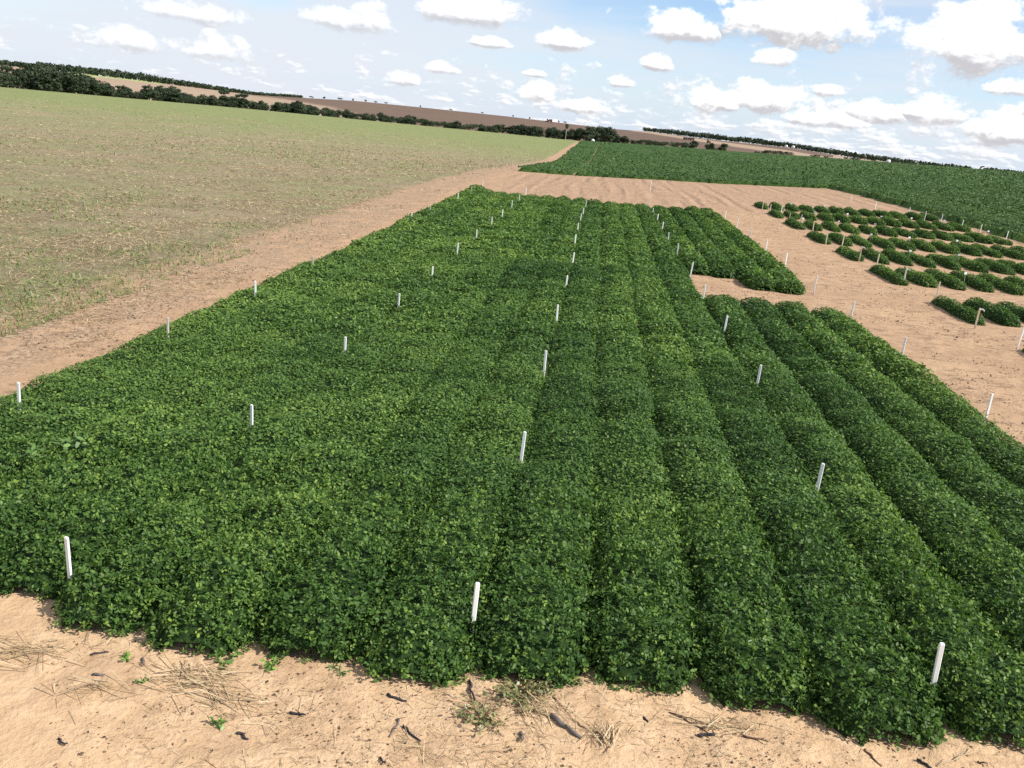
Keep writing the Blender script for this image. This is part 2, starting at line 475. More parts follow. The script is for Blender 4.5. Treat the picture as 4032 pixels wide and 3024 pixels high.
    hgt = N.m('ADD', N.m('MULTIPLY', n2, 0.05), N.m('MULTIPLY', n3, 0.005))
    hgt = N.m('ADD', hgt, N.m('MULTIPLY', l1, 0.01))
    # wheel and row marks on the bare headland
    wv = N.m('SINE', N.m('ADD', N.m('MULTIPLY', px, 4.9), N.m('MULTIPLY', N.noise(N.vm('MULTIPLY', pos, (1.0, 0.12, 1.0)), 0.5, 3, 0.5), 9.0)))
    wv = N.m('MULTIPLY', N.m('MULTIPLY', wv, band), N.step(N.noise(N.vm('MULTIPLY', pos, (1.0, 0.15, 1.0)), 0.6, 2, 0.5), 0.42, 0.62))
    hgt = N.m('ADD', hgt, N.m('MULTIPLY', wv, 0.05))
    hgt = N.m('ADD', hgt, N.m('MULTIPLY', N.m('MULTIPLY', s1, N.step(stub, -0.5, 0.5)), 0.07))
    p = principled(N, col, 0.95, 0.08, bump(N, hgt, 1.0, 1.0))
    N.l.new(p.outputs[0], N.out.inputs[0])
    return m_
GROUND = soil_material()

# ------------------------------------------------------------------ ground sheet
STUB_X = -11.4
def near_relief(x, y):
    r = np.hypot(x, y)
    f = 1 - sstep(r, 30, 70)
    return f * (0.10 * (fbm(x * 0.55, y * 0.55, 5, 3) - 0.5) + 0.05 * (fbm(x * 2.2, y * 2.2, 9, 3) - 0.5)) * 0.7 + f * 0.035 * np.maximum(0, fbm(x * 5.0, y * 5.0, 15, 2) - 0.55)
def make_ground():
    azs = np.concatenate([np.arange(-180, -44, 4.0), np.arange(-44, 36.01, 0.25), np.arange(40, 180, 4.0)])
    rs = np.concatenate([[0.05, 0.6, 1.4, 2.2, 3.0, 3.6], np.arange(4.0, 9.0, 0.06), 9 * 1.02 ** np.arange(0, 172), 280 * 1.022 ** np.arange(0, 100), [2600, 3000, 3600, 4600, 6000, 9000, 14000]])
    A, RR = np.meshgrid(np.radians(azs), rs)
    X, Y = RR * np.sin(A), RR * np.cos(A)
    Z = ground(X, Y) + near_relief(X, Y)
    azd = np.degrees(A)
    azc = np.clip(azd, -90, 90)
    re_ = redge(azc); rc = rcrest(azc)
    hill = (RR > re_ + 60).astype(float)
    stub = STUB_X - X + 0.25 * (fbm(X * 0 + 3, Y * 0.12, 3, 3) - 0.5) * 4
    t = np.clip((RR - re_ - 150) / (rc - re_ - 150), 0, 1.2)      # 0 foot of hill .. 1 crest
    brown = (azd - (-13.0 - 11.0 * t)) * 0.12
    stripe = np.exp(-((t - (0.80 - 0.035 * (azd - 3))) / 0.10) ** 2) * sstep(azd, 0.5, 3)
    brown = np.where(azd > 1, np.minimum(brown, 0.5) - 1.3 * stripe, np.minimum(brown, 0.5))
    brown = np.where(azd > 14.3, -0.5, brown)
    meadow = np.where((azd < -27.5) & (azd > -33) & (t > 0.78 + 0.02 * (azd + 33)), 1.0, -1.0)
    meadow = np.where((azd > 17.5), sstep(azd, 17.5, 18.5) * 2 - 1, meadow)
    far = sstep(RR + 40 * (fbm(azd * 0.12, RR * 0.012, 8, 3) - 0.5), 95, 290)
    band = sstep(Y, 50, 54) * (1 - sstep(Y, 84, 90)) * sstep(X, -9, -5) * (1 - sstep(X, 22, 26))
    front = 1 - sstep(Y, 5.5, 9.5)
    margin = sstep(-X, 8.2, 9.4) * (1 - sstep(Y, 120, 200))
    n, m = X.shape
    me = mesh_np('ground', np.stack([X, Y, Z], -1).reshape(-1, 3), grid_faces(n, m, True)[:, ::-1],
                 vattr={'stubble': stub.ravel(), 'brown': brown.ravel(), 'hill': hill.ravel(), 'farness': far.ravel(), 'band': band.ravel(), 'front': front.ravel(), 'margin': margin.ravel(), 'meadow': meadow.ravel()}, smooth=True)
    return obj('ground', me, GROUND, kind='structure', label='sandy farmland with bare soil, pale stubble and a far brown hillside', cat='ground')
make_ground()

# ------------------------------------------------------------------ foliage building
def unit(v):
    return v / (np.linalg.norm(v, axis=-1, keepdims=True) + 1e-9)
def frames(n):
    """tangent pairs around normals with a random spin"""
    r_ = rng.normal(size=n.shape)
    t = unit(np.cross(n, r_)); s = np.cross(n, t)
    return t, s
HEX = np.array([[0, 0], [0.28, 0.44], [0.72, 0.46], [1, 0.0], [0.72, -0.46], [0.28, -0.44]])
KITE = np.array([[0, 0], [0.55, 0.5], [1, 0], [0.55, -0.5]])
def leaf_polys(p, n, length, width, shape, cup=0.12):
    """one flat-ish leaflet per point; returns verts, faces"""
    t, s = frames(n)
    k = len(shape)
    L = length[:, None, None]; Wd = width[:, None, None]
    a_ = shape[None, :, 0:1]; b_ = shape[None, :, 1:2]
    v = p[:, None, :] + t[:, None, :] * (a_ - 0.5) * L + s[:, None, :] * b_ * Wd + n[:, None, :] * (np.abs(b_) * cup * Wd)
    f = np.arange(len(p) * k).reshape(-1, k)
    return v.reshape(-1, 3), f
def tetra_leaves(p, n, size0):
    """peanut leaf: two pairs of oval leaflets on one stalk"""
    t, s = frames(n)
    V = []
    for (a0, sg, ang) in ((0.05, 1, 62), (0.05, -1, 62), (0.62, 1, 40), (0.62, -1, 40)):
        jit = rng.normal(size=(len(p), 1)) * 0.3
        size = size0 * rng.uniform(0.8, 1.15, len(p))
        an = R(ang) + jit
        d = t * np.cos(an) + s * np.sin(an) * sg
        nn = unit(n + s * (-sg * 0.45) + rng.normal(size=n.shape) * 0.42)
        d = unit(d - nn * np.sum(d * nn, -1, keepdims=True))
        e = np.cross(nn, d)
        L = (size * rng.uniform(0.85, 1.15, len(p)))[:, None, None]
        base = p + t * (a0 * size * 0.9)[:, None] + d * (0.08 * size)[:, None]
        v = base[:, None, :] + d[:, None, :] * HEX[None, :, 0:1] * L + e[:, None, :] * HEX[None, :, 1:2] * L * 0.52 + nn[:, None, :] * np.abs(HEX[None, :, 1:2]) * L * 0.10
        V.append(v)
    V = np.stack(V, 1).reshape(-1, 3)
    return V, np.arange(len(V)).reshape(-1, 6)

class Row:
    """the mound of one crop row: where its surface is and how it faces"""
    def __init__(s, x0, y0, y1, h=0.40, w=0.54, seed=0, end=0.45, plot=0.0, pw=2.4):
        s.__dict__.update(pw=pw, x0=x0, y0=y0, y1=y1, h=h, w=w, seed=seed, end=end, plot=plot)
    def endf(s, y):
        a_ = np.clip((y - s.y0) / s.end, 0, 1); b_ = np.clip((s.y1 - y) / s.end, 0, 1)
        return np.sqrt(1 - (1 - a_) ** 2) * np.sqrt(1 - (1 - b_) ** 2)
    def height(s, y):
        return s.h * (1 + 0.30 * (fbm(y * 0.45, y * 0 + s.seed * 3.7, 21, 3) - 0.5) + 0.22 * (vnoise(y * 1.9, y * 0 + s.seed * 1.3, 4) - 0.5))
    def half(s, y):
        return s.w * (1 - 0.08 * (1 - sstep(y - s.y0, 0.2, 1.2))) * (1 + 0.22 * (fbm(y * 1.1, y * 0 + s.seed * 2.9, 33, 2) - 0.5))
    def wander(s, y):
        return 0.17 * (fbm(y * 0.25, y * 0 + s.seed * 5.1, 45, 2) - 0.5)
    def surf(s, u, y, f=1.0):
        ef = s.endf(y)
        x = s.x0 + s.wander(y) + u * s.half(y) * (0.35 + 0.65 * ef) * (0.5 + 0.5 * f)
        lump = 0.62 + 0.40 * fbm(x * 3.1, y * 3.1, 61, 2) + 0.36 * fbm(x * 0.9, y * 1.1, 63, 2)
        z = s.height(y) * ef * (1 - np.abs(u) ** s.pw) ** 0.52 * f * lump
        return x, y, z
    def normal(s, u, y):
        a_ = np.clip((y - s.y0) / s.end, 0, 1); b_ = np.clip((s.y1 - y) / s.end, 0, 1)
        ny = -(1 - a_) + (1 - b_)
        n = np.stack([np.sign(u) * np.abs(u) ** 1.5 * 1.1, ny * 0.9, 0.15 + (1 - np.abs(u) ** 2.5)], -1)
        return unit(n)
    def core(s, dy, f=0.80, nu=11):
        ny = max(4, int((s.y1 - s.y0) / dy) + 1)
        y = np.linspace(s.y0 + 0.04, s.y1 - 0.04, ny)
        u = np.sin(np.linspace(-math.pi / 2, math.pi / 2, nu))
        U, Y = np.meshgrid(u, y)
        x, yy, z = s.surf(U.ravel(), Y.ravel(), f)
        v = np.stack([x, yy, ground(x, yy) + z - 0.03], -1)
        return v, grid_faces(ny, nu)
    def leaves(s, n, ya, yb):
        y = rng.uniform(ya, yb, n)
        u = np.sin(rng.uniform(-math.pi / 2, math.pi / 2, n) * 0.985)
        x, y, z = s.surf(u, y)
        z0 = ground(x, y)
        nrm = s.normal(u, y)
        p = np.stack([x, y, z0 + z], -1)
        depth = rng.exponential(0.045, n)
        p -= nrm * np.minimum(depth, 0.16)[:, None]
        p[:, 2] = np.maximum(p[:, 2], z0 + 0.015 + rng.random(n) * 0.02)
        ln = unit(nrm * 0.55 + np.array([0.16, -0.02, 0.62]) + rng.normal(size=nrm.shape) * 0.52)
        # young shoots stand a little proud and are paler
        lift = rng.random(n) < 0.06
        p[lift] += nrm[lift] * 0.05
        var = rng.beta(2.2, 2.8, n) * 0.75 + s.plot + lift * 0.22 + np.where(rng.random(n) < 0.012, 0.5, 0)
        var = var + (1 - np.abs(u)) * 0.10 - 0.04
        cell = np.floor((y - 5.96) / 3.99)
        if s.seed < 40:
            var = var + 0.11 * (_hash(cell, cell * 0 + (s.seed % 16) // 4, 55) - 0.5) + 0.34 * (fbm(x * 0.5, y * 0.22, 57, 3) - 0.5)
        return p, ln, np.clip(var, 0, 1.3)
def in_view(p, margin=1.6):
    """keeps what the camera, or one a step to its side, could see"""
    azv = np.arctan2(p[:, 0], p[:, 1]) + R(4.24)
    r_ = np.hypot(p[:, 0], p[:, 1])
    return np.abs(azv) < R(33.5) + margin / r_
def build_row(row, root, lods, core_dy=0.22):
    VS, core_v = {}, None
    v, f = row.core(core_dy)
    obj('stems_or_hull', mesh_np('row_shade_hull', v - np.array(root.location), f, vattr={'var': np.full(len(v), 0.4)}, smooth=True), PEANUT_SHADE_HULL, root)  # solid dark hull added under the leaves to block light leaks
    V6, A6, V4, A4 = [], [], [], []
    for (ra, rb, dens, size, kind) in lods:
        ya, yb = max(row.y0, ra), min(row.y1, rb)
        if yb <= ya: continue
        n = int((yb - ya) * 1.35 * (row.w / 0.54) * dens)
        p, nn, var = row.leaves(n, ya, yb)
        k = in_view(p)
        p, nn, var = p[k], nn[k], var[k]
        if not len(p): continue
        sz = size * rng.uniform(0.75, 1.2, len(p))
        if kind == 4:
            vv_, ff = tetra_leaves(p, nn, sz)
            V6.append(vv_); A6.append(np.clip(np.repeat(var, 4) + rng.normal(size=len(p) * 4) * 0.13, 0, 1.3))
        else:
            vv_, ff = leaf_polys(p, nn, sz, sz * 0.54, KITE)
            V4.append(vv_); A4.append(var)
    if V6:
        V = np.concatenate(V6)
        obj('foliage', mesh_np('row_leaves', V - np.array(root.location), np.arange(len(V)).reshape(-1, 6), fattr={'var': np.concatenate(A6)}), PEANUT, root)
    if V4:
        V = np.concatenate(V4)
        obj('foliage', mesh_np('row_leaves', V - np.array(root.location), np.arange(len(V)).reshape(-1, 4), fattr={'var': np.concatenate(A4)}), PEANUT, root)

ORD = ['first', 'second', 'third', 'fourth', 'fifth', 'sixth', 'seventh', 'eighth', 'ninth', 'tenth', 'eleventh', 'twelfth', 'thirteenth', 'fourteenth', 'fifteenth', 'sixteenth']
LODS = [(0, 8.7, 780, 0.037, 4), (8.7, 15, 2050, 0.049, 1), (15, 26, 880, 0.076, 1), (26, 60, 400, 0.115, 1)]
ROW_X0 = -7.23
FRONT = [6.0, 5.9, 5.95, 5.92, 5.56, 5.42, 5.52, 5.40, 5.55, 5.66, 5.60, 5.42, 5.55, 5.62, 5.70, 5.66]
BACK = [52.2, 50.0, 49.7, 49.5, 49.4, 49.3, 49.2, 49.0, 48.9, 48.9, 48.8, 48.7]
for i in range(16):
    x0 = ROW_X0 + 0.9 * i
    plot = [0.10, 0.03, 0.01, 0.03][i // 4] + [0.07, -0.05, 0.03, -0.05, 0.05][i % 5]
    closed = 0.565 if i < 8 else (0.545 if i < 12 else 0.49)
    hh = 0.385 if i < 12 else 0.41
    if i < 12:
        spans = [(FRONT[i], BACK[i])]
    else:
        spans = [(FRONT[i], 22.75 - 0.15 * (i - 12)), ([27.6, 27.5, 25.7, 25.6][i - 12], [48.8, 48.8, 49.0, 49.2][i - 12])]
    for k, (ya, yb) in enumerate(spans):
        if i == 0:
            lab = 'peanut row on the stubble side of the main plot, edge row of sixteen'
        elif i < 12:
            lab = '%s long peanut row of the main plot counted from the stubble side' % ORD[i]
        elif k == 0:
            lab = '%s peanut row in front of the bare gap, counted from the sandy path' % ORD[15 - i]
        else:
            lab = '%s peanut row behind the bare gap, counted from the sandy path' % ORD[15 - i]
        root = empty('peanut_row', (x0, ya, gz(x0, ya)), lab, 'crop row', 'peanut rows of the main trial plot')
        build_row(Row(x0, ya, yb, hh, closed, seed=i + 16 * k, plot=plot, pw=2.7 if i < 12 else 2.6), root, LODS)

# ------------------------------------------------------------------ short peanut hedges beyond the sandy path
LANES = [(17.4, 20.4), (23.2, 26.4), (29.1, 32.5), (34.2, 37.4), (39.4, 42.4), (44.9, 47.7), (50.0, 52.8), (54.8, 57.5)]
LANE_N = ['nearest lane', 'second lane', 'third lane', 'fourth lane', 'fifth lane', 'sixth lane', 'seventh lane', 'farthest lane']
for L_, (ya, yb) in enumerate(LANES):
    for i in range(12):
        x0 = 10.62 + 0.94 * i
        azv = math.degrees(math.atan2(x0, yb))
        if azv > 31: continue
        a_ = ya + rnd.uniform(-0.15, 0.12); b_ = yb + rnd.uniform(-0.2, 0.15)
        thin = 0.22 if (L_ == 1 and i == 0) else rnd.uniform(0.27, 0.32)
        hh = rnd.uniform(0.27, 0.33)
        if L_ >= 5 and i >= 5: thin += 0.05
        root = empty('short_peanut_hedge', (x0, a_, gz(x0, a_)), '%s short peanut hedge from the sandy path in the %s of small plots' % (ORD[i], LANE_N[L_]), 'crop row', 'short peanut hedges in lanes beyond the sandy path')
        build_row(Row(x0, a_, b_, hh, thin, seed=100 + L_ * 16 + i, end=0.5, plot=rnd.uniform(0.0, 0.12)), root, [(0, 27, 1500, 0.060, 1), (27, 44, 1150, 0.070, 1), (44, 70, 850, 0.085, 1)], 0.25)

# ------------------------------------------------------------------ the large peanut field
def field_mask(x, y):
    return ((x > -8.3 + 0.6 * (fbm(y * 0.05, y * 0, 71, 3) - 0.5) - 0.006 * (y - 90)) & (y > 85.0 + 1.0 * (fbm(x * 0.3, x * 0, 72, 2) - 0.5) * 2)) | ((x > 22.2 + 0.5 * (vnoise(x * 0, y * 0.5, 73) - 0.5)) & (y > 18))
def field_h(x, y):
    ph = (x - ROW_X0) / 0.9
    c = 0.5 + 0.5 * np.cos(2 * math.pi * ph)
    rowi = np.round(ph)
    gap = sstep(fbm(y * 0.02 + rowi * 3.3, rowi * 7.7, 76, 2), 0.50, 0.66)
    deep = (0.35 + 0.65 * gap) * (1 - sstep(np.hypot(x, y), 160, 330))
    h = 0.40 * (1 - deep * 0.75 * (1 - c) ** 1.2)
    h = h * (0.80 + 0.40 * fbm(x * 0.7, y * 0.35, 74, 3))
    # a bare wheel gap and two thin ones
    for xc, wd, am in ((-2.55, 0.24, 1.0), (-0.2, 0.2, 0.75), (1.6, 0.2, 0.6)):
        on = np.ones(x.shape, bool) if am == 1.0 else (fbm(y * 0.03, y * 0 + xc, 75, 2) > 0.5)
        h = np.where((np.abs(x - xc + 0.004 * (y - 85) * (-1 if am == 1.0 else -0.5)) < wd) & (y > 84) & on, h * (1 - am) - 0.02 * am, h)
    return h
def make_field():
    xs = np.concatenate([np.arange(-13, 46, 0.225), np.arange(46, 330, 1.1)])
    ys = np.concatenate([np.arange(18, 84, 0.75), np.arange(84, 92, 0.4), 92 * 1.0105 ** np.arange(0, 170)])
    X, Y = np.meshgrid(xs, ys)
    azv = np.degrees(np.arctan2(X, Y))
    keep = field_mask(X, Y) & (np.hypot(X, Y) < redge(azv) + 4) & (azv < 42)
    Z = ground(X, Y) + field_h(X, Y)
    er = keep.copy()
    er[1:-1, 1:-1] = keep[1:-1, 1:-1] & keep[:-2, 1:-1] & keep[1:-1, :-2] & keep[1:-1, 2:]
    Z = np.where(er, Z, ground(X, Y) - 0.05)
    n, m = X.shape
    f = grid_faces(n, m)
    kf = keep.ravel()[f].any(1)
    f = f[kf]
    used = np.unique(f)
    mp = -np.ones(n * m, int); mp[used] = np.arange(len(used))
    V = np.stack([X, Y, Z], -1).reshape(-1, 3)[used]
    root = empty('peanut_field', (20, 90, gz(20, 90)), 'large dark green peanut field reaching to the tree belt and skyline', 'crop field')
    root['kind'] = 'stuff'
    loc = np.array(root.location)
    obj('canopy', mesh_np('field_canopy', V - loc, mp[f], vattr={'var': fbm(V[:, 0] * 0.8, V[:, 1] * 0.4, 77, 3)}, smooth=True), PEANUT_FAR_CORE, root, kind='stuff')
    # leaf sprays, about the same number per patch of view at every distance
    N_ = 150000
    a_ = np.radians(rng.uniform(-8, 34, N_)); inv = rng.uniform(1 / 460.0, 1 / 44.0, N_)
    r_ = 1 / inv
    x, y = r_ * np.sin(a_), r_ * np.cos(a_)
    k = field_mask(x, y) & (r_ < redge(np.degrees(a_)) + 2)
    x, y, r_ = x[k], y[k], r_[k]
    h = field_h(x, y)
    k = h > 0.06
    x, y, r_, h = x[k], y[k], r_[k], h[k]
    p = np.stack([x, y, ground(x, y) + h * rng.uniform(0.9, 1.12, len(x))], -1)
    nn = unit(np.array([0.15, -0.25, 0.8]) + rng.normal(size=p.shape) * 0.42)
    sz = np.clip(r_ * 0.0024, 0.12, 0.6) * rng.uniform(0.7, 1.3, len(x))
    V, F_ = leaf_polys(p, nn, sz, sz * 0.7, KITE)
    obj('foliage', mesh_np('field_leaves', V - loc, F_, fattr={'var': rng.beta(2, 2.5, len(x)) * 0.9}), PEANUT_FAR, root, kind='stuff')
make_field()

# ------------------------------------------------------------------ trees
def tree_meshes(seed, style='round'):
    """crown and trunk of a tree ten metres tall standing at the origin"""
    r_ = np.random.default_rng(seed)
    lobes = []
    limbs = MB()
    th = {'round': 3.2, 'flat': 5.6, 'tall': 6.6, 'shrub': 0.8}[style]
    n_l = {'round': 11, 'flat': 6, 'tall': 4, 'shrub': 7}[style]
    spread = {'round': 2.9, 'flat': 3.6, 'tall': 1.1, 'shrub': 5.5}[style]
    bend = r_.normal(0, 0.25, 2)
    top = np.array([bend[0], bend[1], th])
    limbs.tube([(0, 0, -1.5), (bend[0] * 0.4, bend[1] * 0.4, th * 0.5), tuple(top)], [0.30, 0.23, 0.16], 7)
    for i in range(n_l):
        a_ = 2 * math.pi * (i + r_.uniform(-0.3, 0.3)) / n_l
        rr = spread * r_.uniform(0.45, 1.0)
        if style == 'flat':
            c = np.array([rr * math.cos(a_), rr * math.sin(a_), r_.uniform(7.8, 8.8)]); s_ = np.array([2.0, 2.0, 1.0]) * r_.uniform(0.8, 1.1)
        elif style == 'tall':
            c = np.array([rr * math.cos(a_), rr * math.sin(a_), r_.uniform(7.3, 8.8)]); s_ = np.array([1.3, 1.3, 1.2]) * r_.uniform(0.8, 1.1)
        elif style == 'shrub':
            c = np.array([rr * math.cos(a_), rr * math.sin(a_), r_.uniform(2.8, 7.2)]); s_ = np.array([3.2, 3.2, 2.7]) * r_.uniform(0.7, 1.1)
        else:
            c = np.array([rr * math.cos(a_), rr * math.sin(a_), r_.uniform(1.6, 8.2)]); s_ = np.array([2.1, 2.1, 1.7]) * r_.uniform(0.6, 1.2)
        lobes.append((c, s_))
        limbs.tube([tuple(top * 0.8), tuple((top * 0.8 + c) / 2 + np.array([0, 0, -0.2])), tuple(c)], [0.13, 0.09, 0.04], 5)
    if style == 'round':
        lobes.append((np.array([0, 0, 8.2]), np.array([1.9, 1.9, 1.6])))
    Pp, Nn, Vv = [], [], []
    for c, s_ in lobes:
        m_ = 110
        d = unit(r_.normal(size=(m_, 3)))
        rad = r_.uniform(0.55, 1.08, (m_, 1)) * (0.8 + 0.4 * fbm(d[:, 0] * 2 + seed, d[:, 1] * 2 + d[:, 2], 5, 2))[:, None]
        Pp.append(c + d * s_ * rad); Nn.append(unit(d + r_.normal(size=d.shape) * 0.5 + np.array([0, 0, 0.4])))
        Vv.append(np.clip(0.25 + 0.25 * r_.random(m_) + r_.uniform(-0.1, 0.25) , 0, 1))
    p = np.concatenate(Pp); n = np.concatenate(Nn); v = np.concatenate(Vv)
    k = p[:, 2] < 10.4
    p, n, v = p[k], n[k], v[k]
    sz = np.random.default_rng(seed).uniform(0.6, 1.15, len(p))
    V, F_ = leaf_polys(p, n, sz, sz * 0.8, KITE)
    crown = mesh_np('tree_crown', V, F_, fattr={'var': v}); crown.materials.append(TREE_LEAF)
    trunk = limbs.mesh('tree_trunk', True); trunk.materials.append(PALE_BARK if style == 'tall' else BARK)
    return crown, trunk
TREES = {'round': [tree_meshes(40 + i) for i in range(8)], 'flat': [tree_meshes(60 + i, 'flat') for i in range(2)], 'tall': [tree_meshes(70, 'tall')], 'shrub': [tree_meshes(80 + i, 'shrub') for i in range(4)]}
def plant_tree(az_, r_, height, style, label, group, width=1.0, name='tree', k=None):
    x, y = r_ * math.sin(R(az_)), r_ * math.cos(R(az_))
    root = empty(name, (x, y, gz(x, y)), label, 'shrub' if style == 'shrub' else 'tree', group)
    root.scale = (height / 10 * width, height / 10 * width, height / 10)
    root.rotation_euler = (0, 0, rnd.uniform(0, 6.28))
    c, t = TREES[style][rnd.randrange(len(TREES[style])) if k is None else k]
    obj('crown', c, None, root); obj('trunk', t, None, root)
    return root
# elevation of the belt's ragged top, by azimuth
BELT = np.array([(-45, -0.2), (-40, -0.1), (-36.09, -0.34), (-35.34, -0.08), (-34.84, 0.14), (-34.21, 0.15), (-33.58, 0.19), (-32.94, 0.21), (-32.31, -0.03), (-31.66, -0.17), (-31.0, -0.37), (-29.66, -0.51), (-29.11, -0.59), (-28.97, -0.36), (-28.27, -0.21), (-27.71, -0.15), (-26.86, -0.27), (-26.0, -0.58), (-25.42, -0.41), (-24.54, -0.35), (-23.95, -0.45), (-23.35, -0.45), (-22.75, -0.47), (-21.99, -0.6), (-21.53, -0.75), (-20.92, -0.46), (-20.46, -0.33), (-19.69, -0.36), (-18.59, -0.46), (-17.8, -0.51), (-16.79, -0.72), (-15.89, -0.51), (-14.97, -0.42), (-14.44, -0.61), (-13.72, -0.65), (-12.71, -0.39), (-12.08, -0.53), (-11.14, -0.57), (-9.56, -0.57), (-8.5, -0.51), (-7.44, -0.6), (-6.63, -0.41), (-6.17, -0.61), (-5.46, -0.33), (-4.6, -0.4), (-3.46, -0.28), (-2.18, -0.31), (-1.86, -0.37), (-1.27, -0.01), (-0.64, -0.04), (0.08, 0.09), (0.53, -0.07), (1.29, -0.25), (2.04, -0.41), (3.1, -0.46), (3.73, -0.37), (4.03, -0.5), (4.38, -0.21), (4.63, -0.37), (5.5, -0.28), (5.92, -0.17), (6.28, -0.16), (6.65, -0.35), (6.87, -0.26), (7.18, -0.37), (7.62, -0.41), (7.99, -0.48), (8.71, -0.41), (9.67, -0.3), (10.07, -0.16), (10.53, -0.1), (11.0, -0.09), (11.63, -0.1), (12.06, -0.16), (12.89, -0.16), (13.73, -0.1), (14.32, -0.19), (15.35, 0.02), (15.99, -0.06), (16.45, 0.05), (16.86, -0.07), (17.14, 0.04), (17.85, 0.09), (18.33, 0.1), (19.06, 0.06), (19.94, 0.08), (24, 0.17), (30, 0.1)])
def belt_top(a_): return float(np.interp(a_, BELT[:, 0], BELT[:, 1]))
ONES = ['', 'first', 'second', 'third', 'fourth', 'fifth', 'sixth', 'seventh', 'eighth', 'ninth']
TENS = {2: ('twentieth', 'twenty'), 3: ('thirtieth', 'thirty'), 4: ('fortieth', 'forty'), 5: ('fiftieth', 'fifty'), 6: ('sixtieth', 'sixty'), 7: ('seventieth', 'seventy')}
def ordinal(n):
    if n <= 16: return ORD[n - 1]
    if n < 20: return ['seventeenth', 'eighteenth', 'nineteenth'][n - 17]
    return TENS[n // 10][0] if n % 10 == 0 else TENS[n // 10][1] + '-' + ONES[n % 10]
n_right = 0
a_ = -40.0
while a_ < 20.5:
    re_ = float(redge(a_))
    lay = [(22, 1.0), (48, 1.0), (80, 0.95)] if a_ < -15 else ([(22, 1.0), (50, 0.95)] if a_ < 8 else [(22, 1.0)])
    for dr, q in lay:
        aa = a_ + rnd.uniform(-0.35, 0.35)
        rr = re_ + dr + rnd.uniform(-8, 8)
        x, y = rr * math.sin(R(aa)), rr * math.cos(R(aa))
        hh = CAM_Z + rr * math.tan(R(belt_top(aa))) - gz(x, y)
        hh *= q * (rnd.uniform(0.66, 1.06) if dr < 40 else rnd.uniform(0.75, 1.06))
        if aa > -9: hh *= 1.2
        if aa < 8: hh = max(hh, 3.4 * rnd.uniform(0.8, 1.2))
        if hh < 1.4: continue
        where = 'behind the pale stubble field' if aa < -3 else 'behind the large peanut field'
        width = rnd.uniform(0.85, 1.15) * (10 / max(hh, 4)) ** 0.35
        if aa > -3:
            n_right += 1
            lab = '%s dark tree of the belt behind the peanut field, counted from the white trunk' % ordinal(n_right)
        else:
            where = ('at the tall thick end of the belt behind the stubble field' if aa < -30 else 'between the thick end of the belt and the flat topped trees' if aa < -22.8
                     else 'between the flat topped trees and the brown hill' if aa < -13 else 'of the low belt below the brown hill')
            lab = 'dark green tree %s' % where
        plant_tree(aa, rr, hh, 'shrub' if hh < 3.6 else 'round', lab, 'belt trees %s' % where, width)
    a_ += rnd.uniform(0.42, 0.66) * (330 / re_) * (1.35 if a_ > 2 else 1.0)
def special(az_, el_top, dr, style, label, width, k=None):
    rr = float(redge(az_)) + dr
    x, y = rr * math.sin(R(az_)), rr * math.cos(R(az_))
    plant_tree(az_, rr, CAM_Z + rr * math.tan(R(el_top)) - gz(x, y), style, label, None, width, k=k)
special(-2.5, 0.12, 14, 'tall', 'lone tall tree with a bare white trunk and small tufted crown', 0.62)
special(-24.25, -0.08, 30, 'flat', 'flat topped tree rising from the belt, the higher of two', 0.75, 0)
special(-23.2, -0.19, 28, 'flat', 'flat topped tree rising from the belt, the lower of two', 0.85, 1)
special(-19.7, -0.26, 26, 'flat', 'thin flat crowned tree leaning over the belt beside the hillside', 0.6, 0)
special(-35.75, -0.02, 20, 'flat', 'thin layered tree at the left end of the belt', 0.55, 1)
special(0.1, 0.16, 30, 'tall', 'narrow crooked tree standing above the belt near the dust cloud', 0.8)
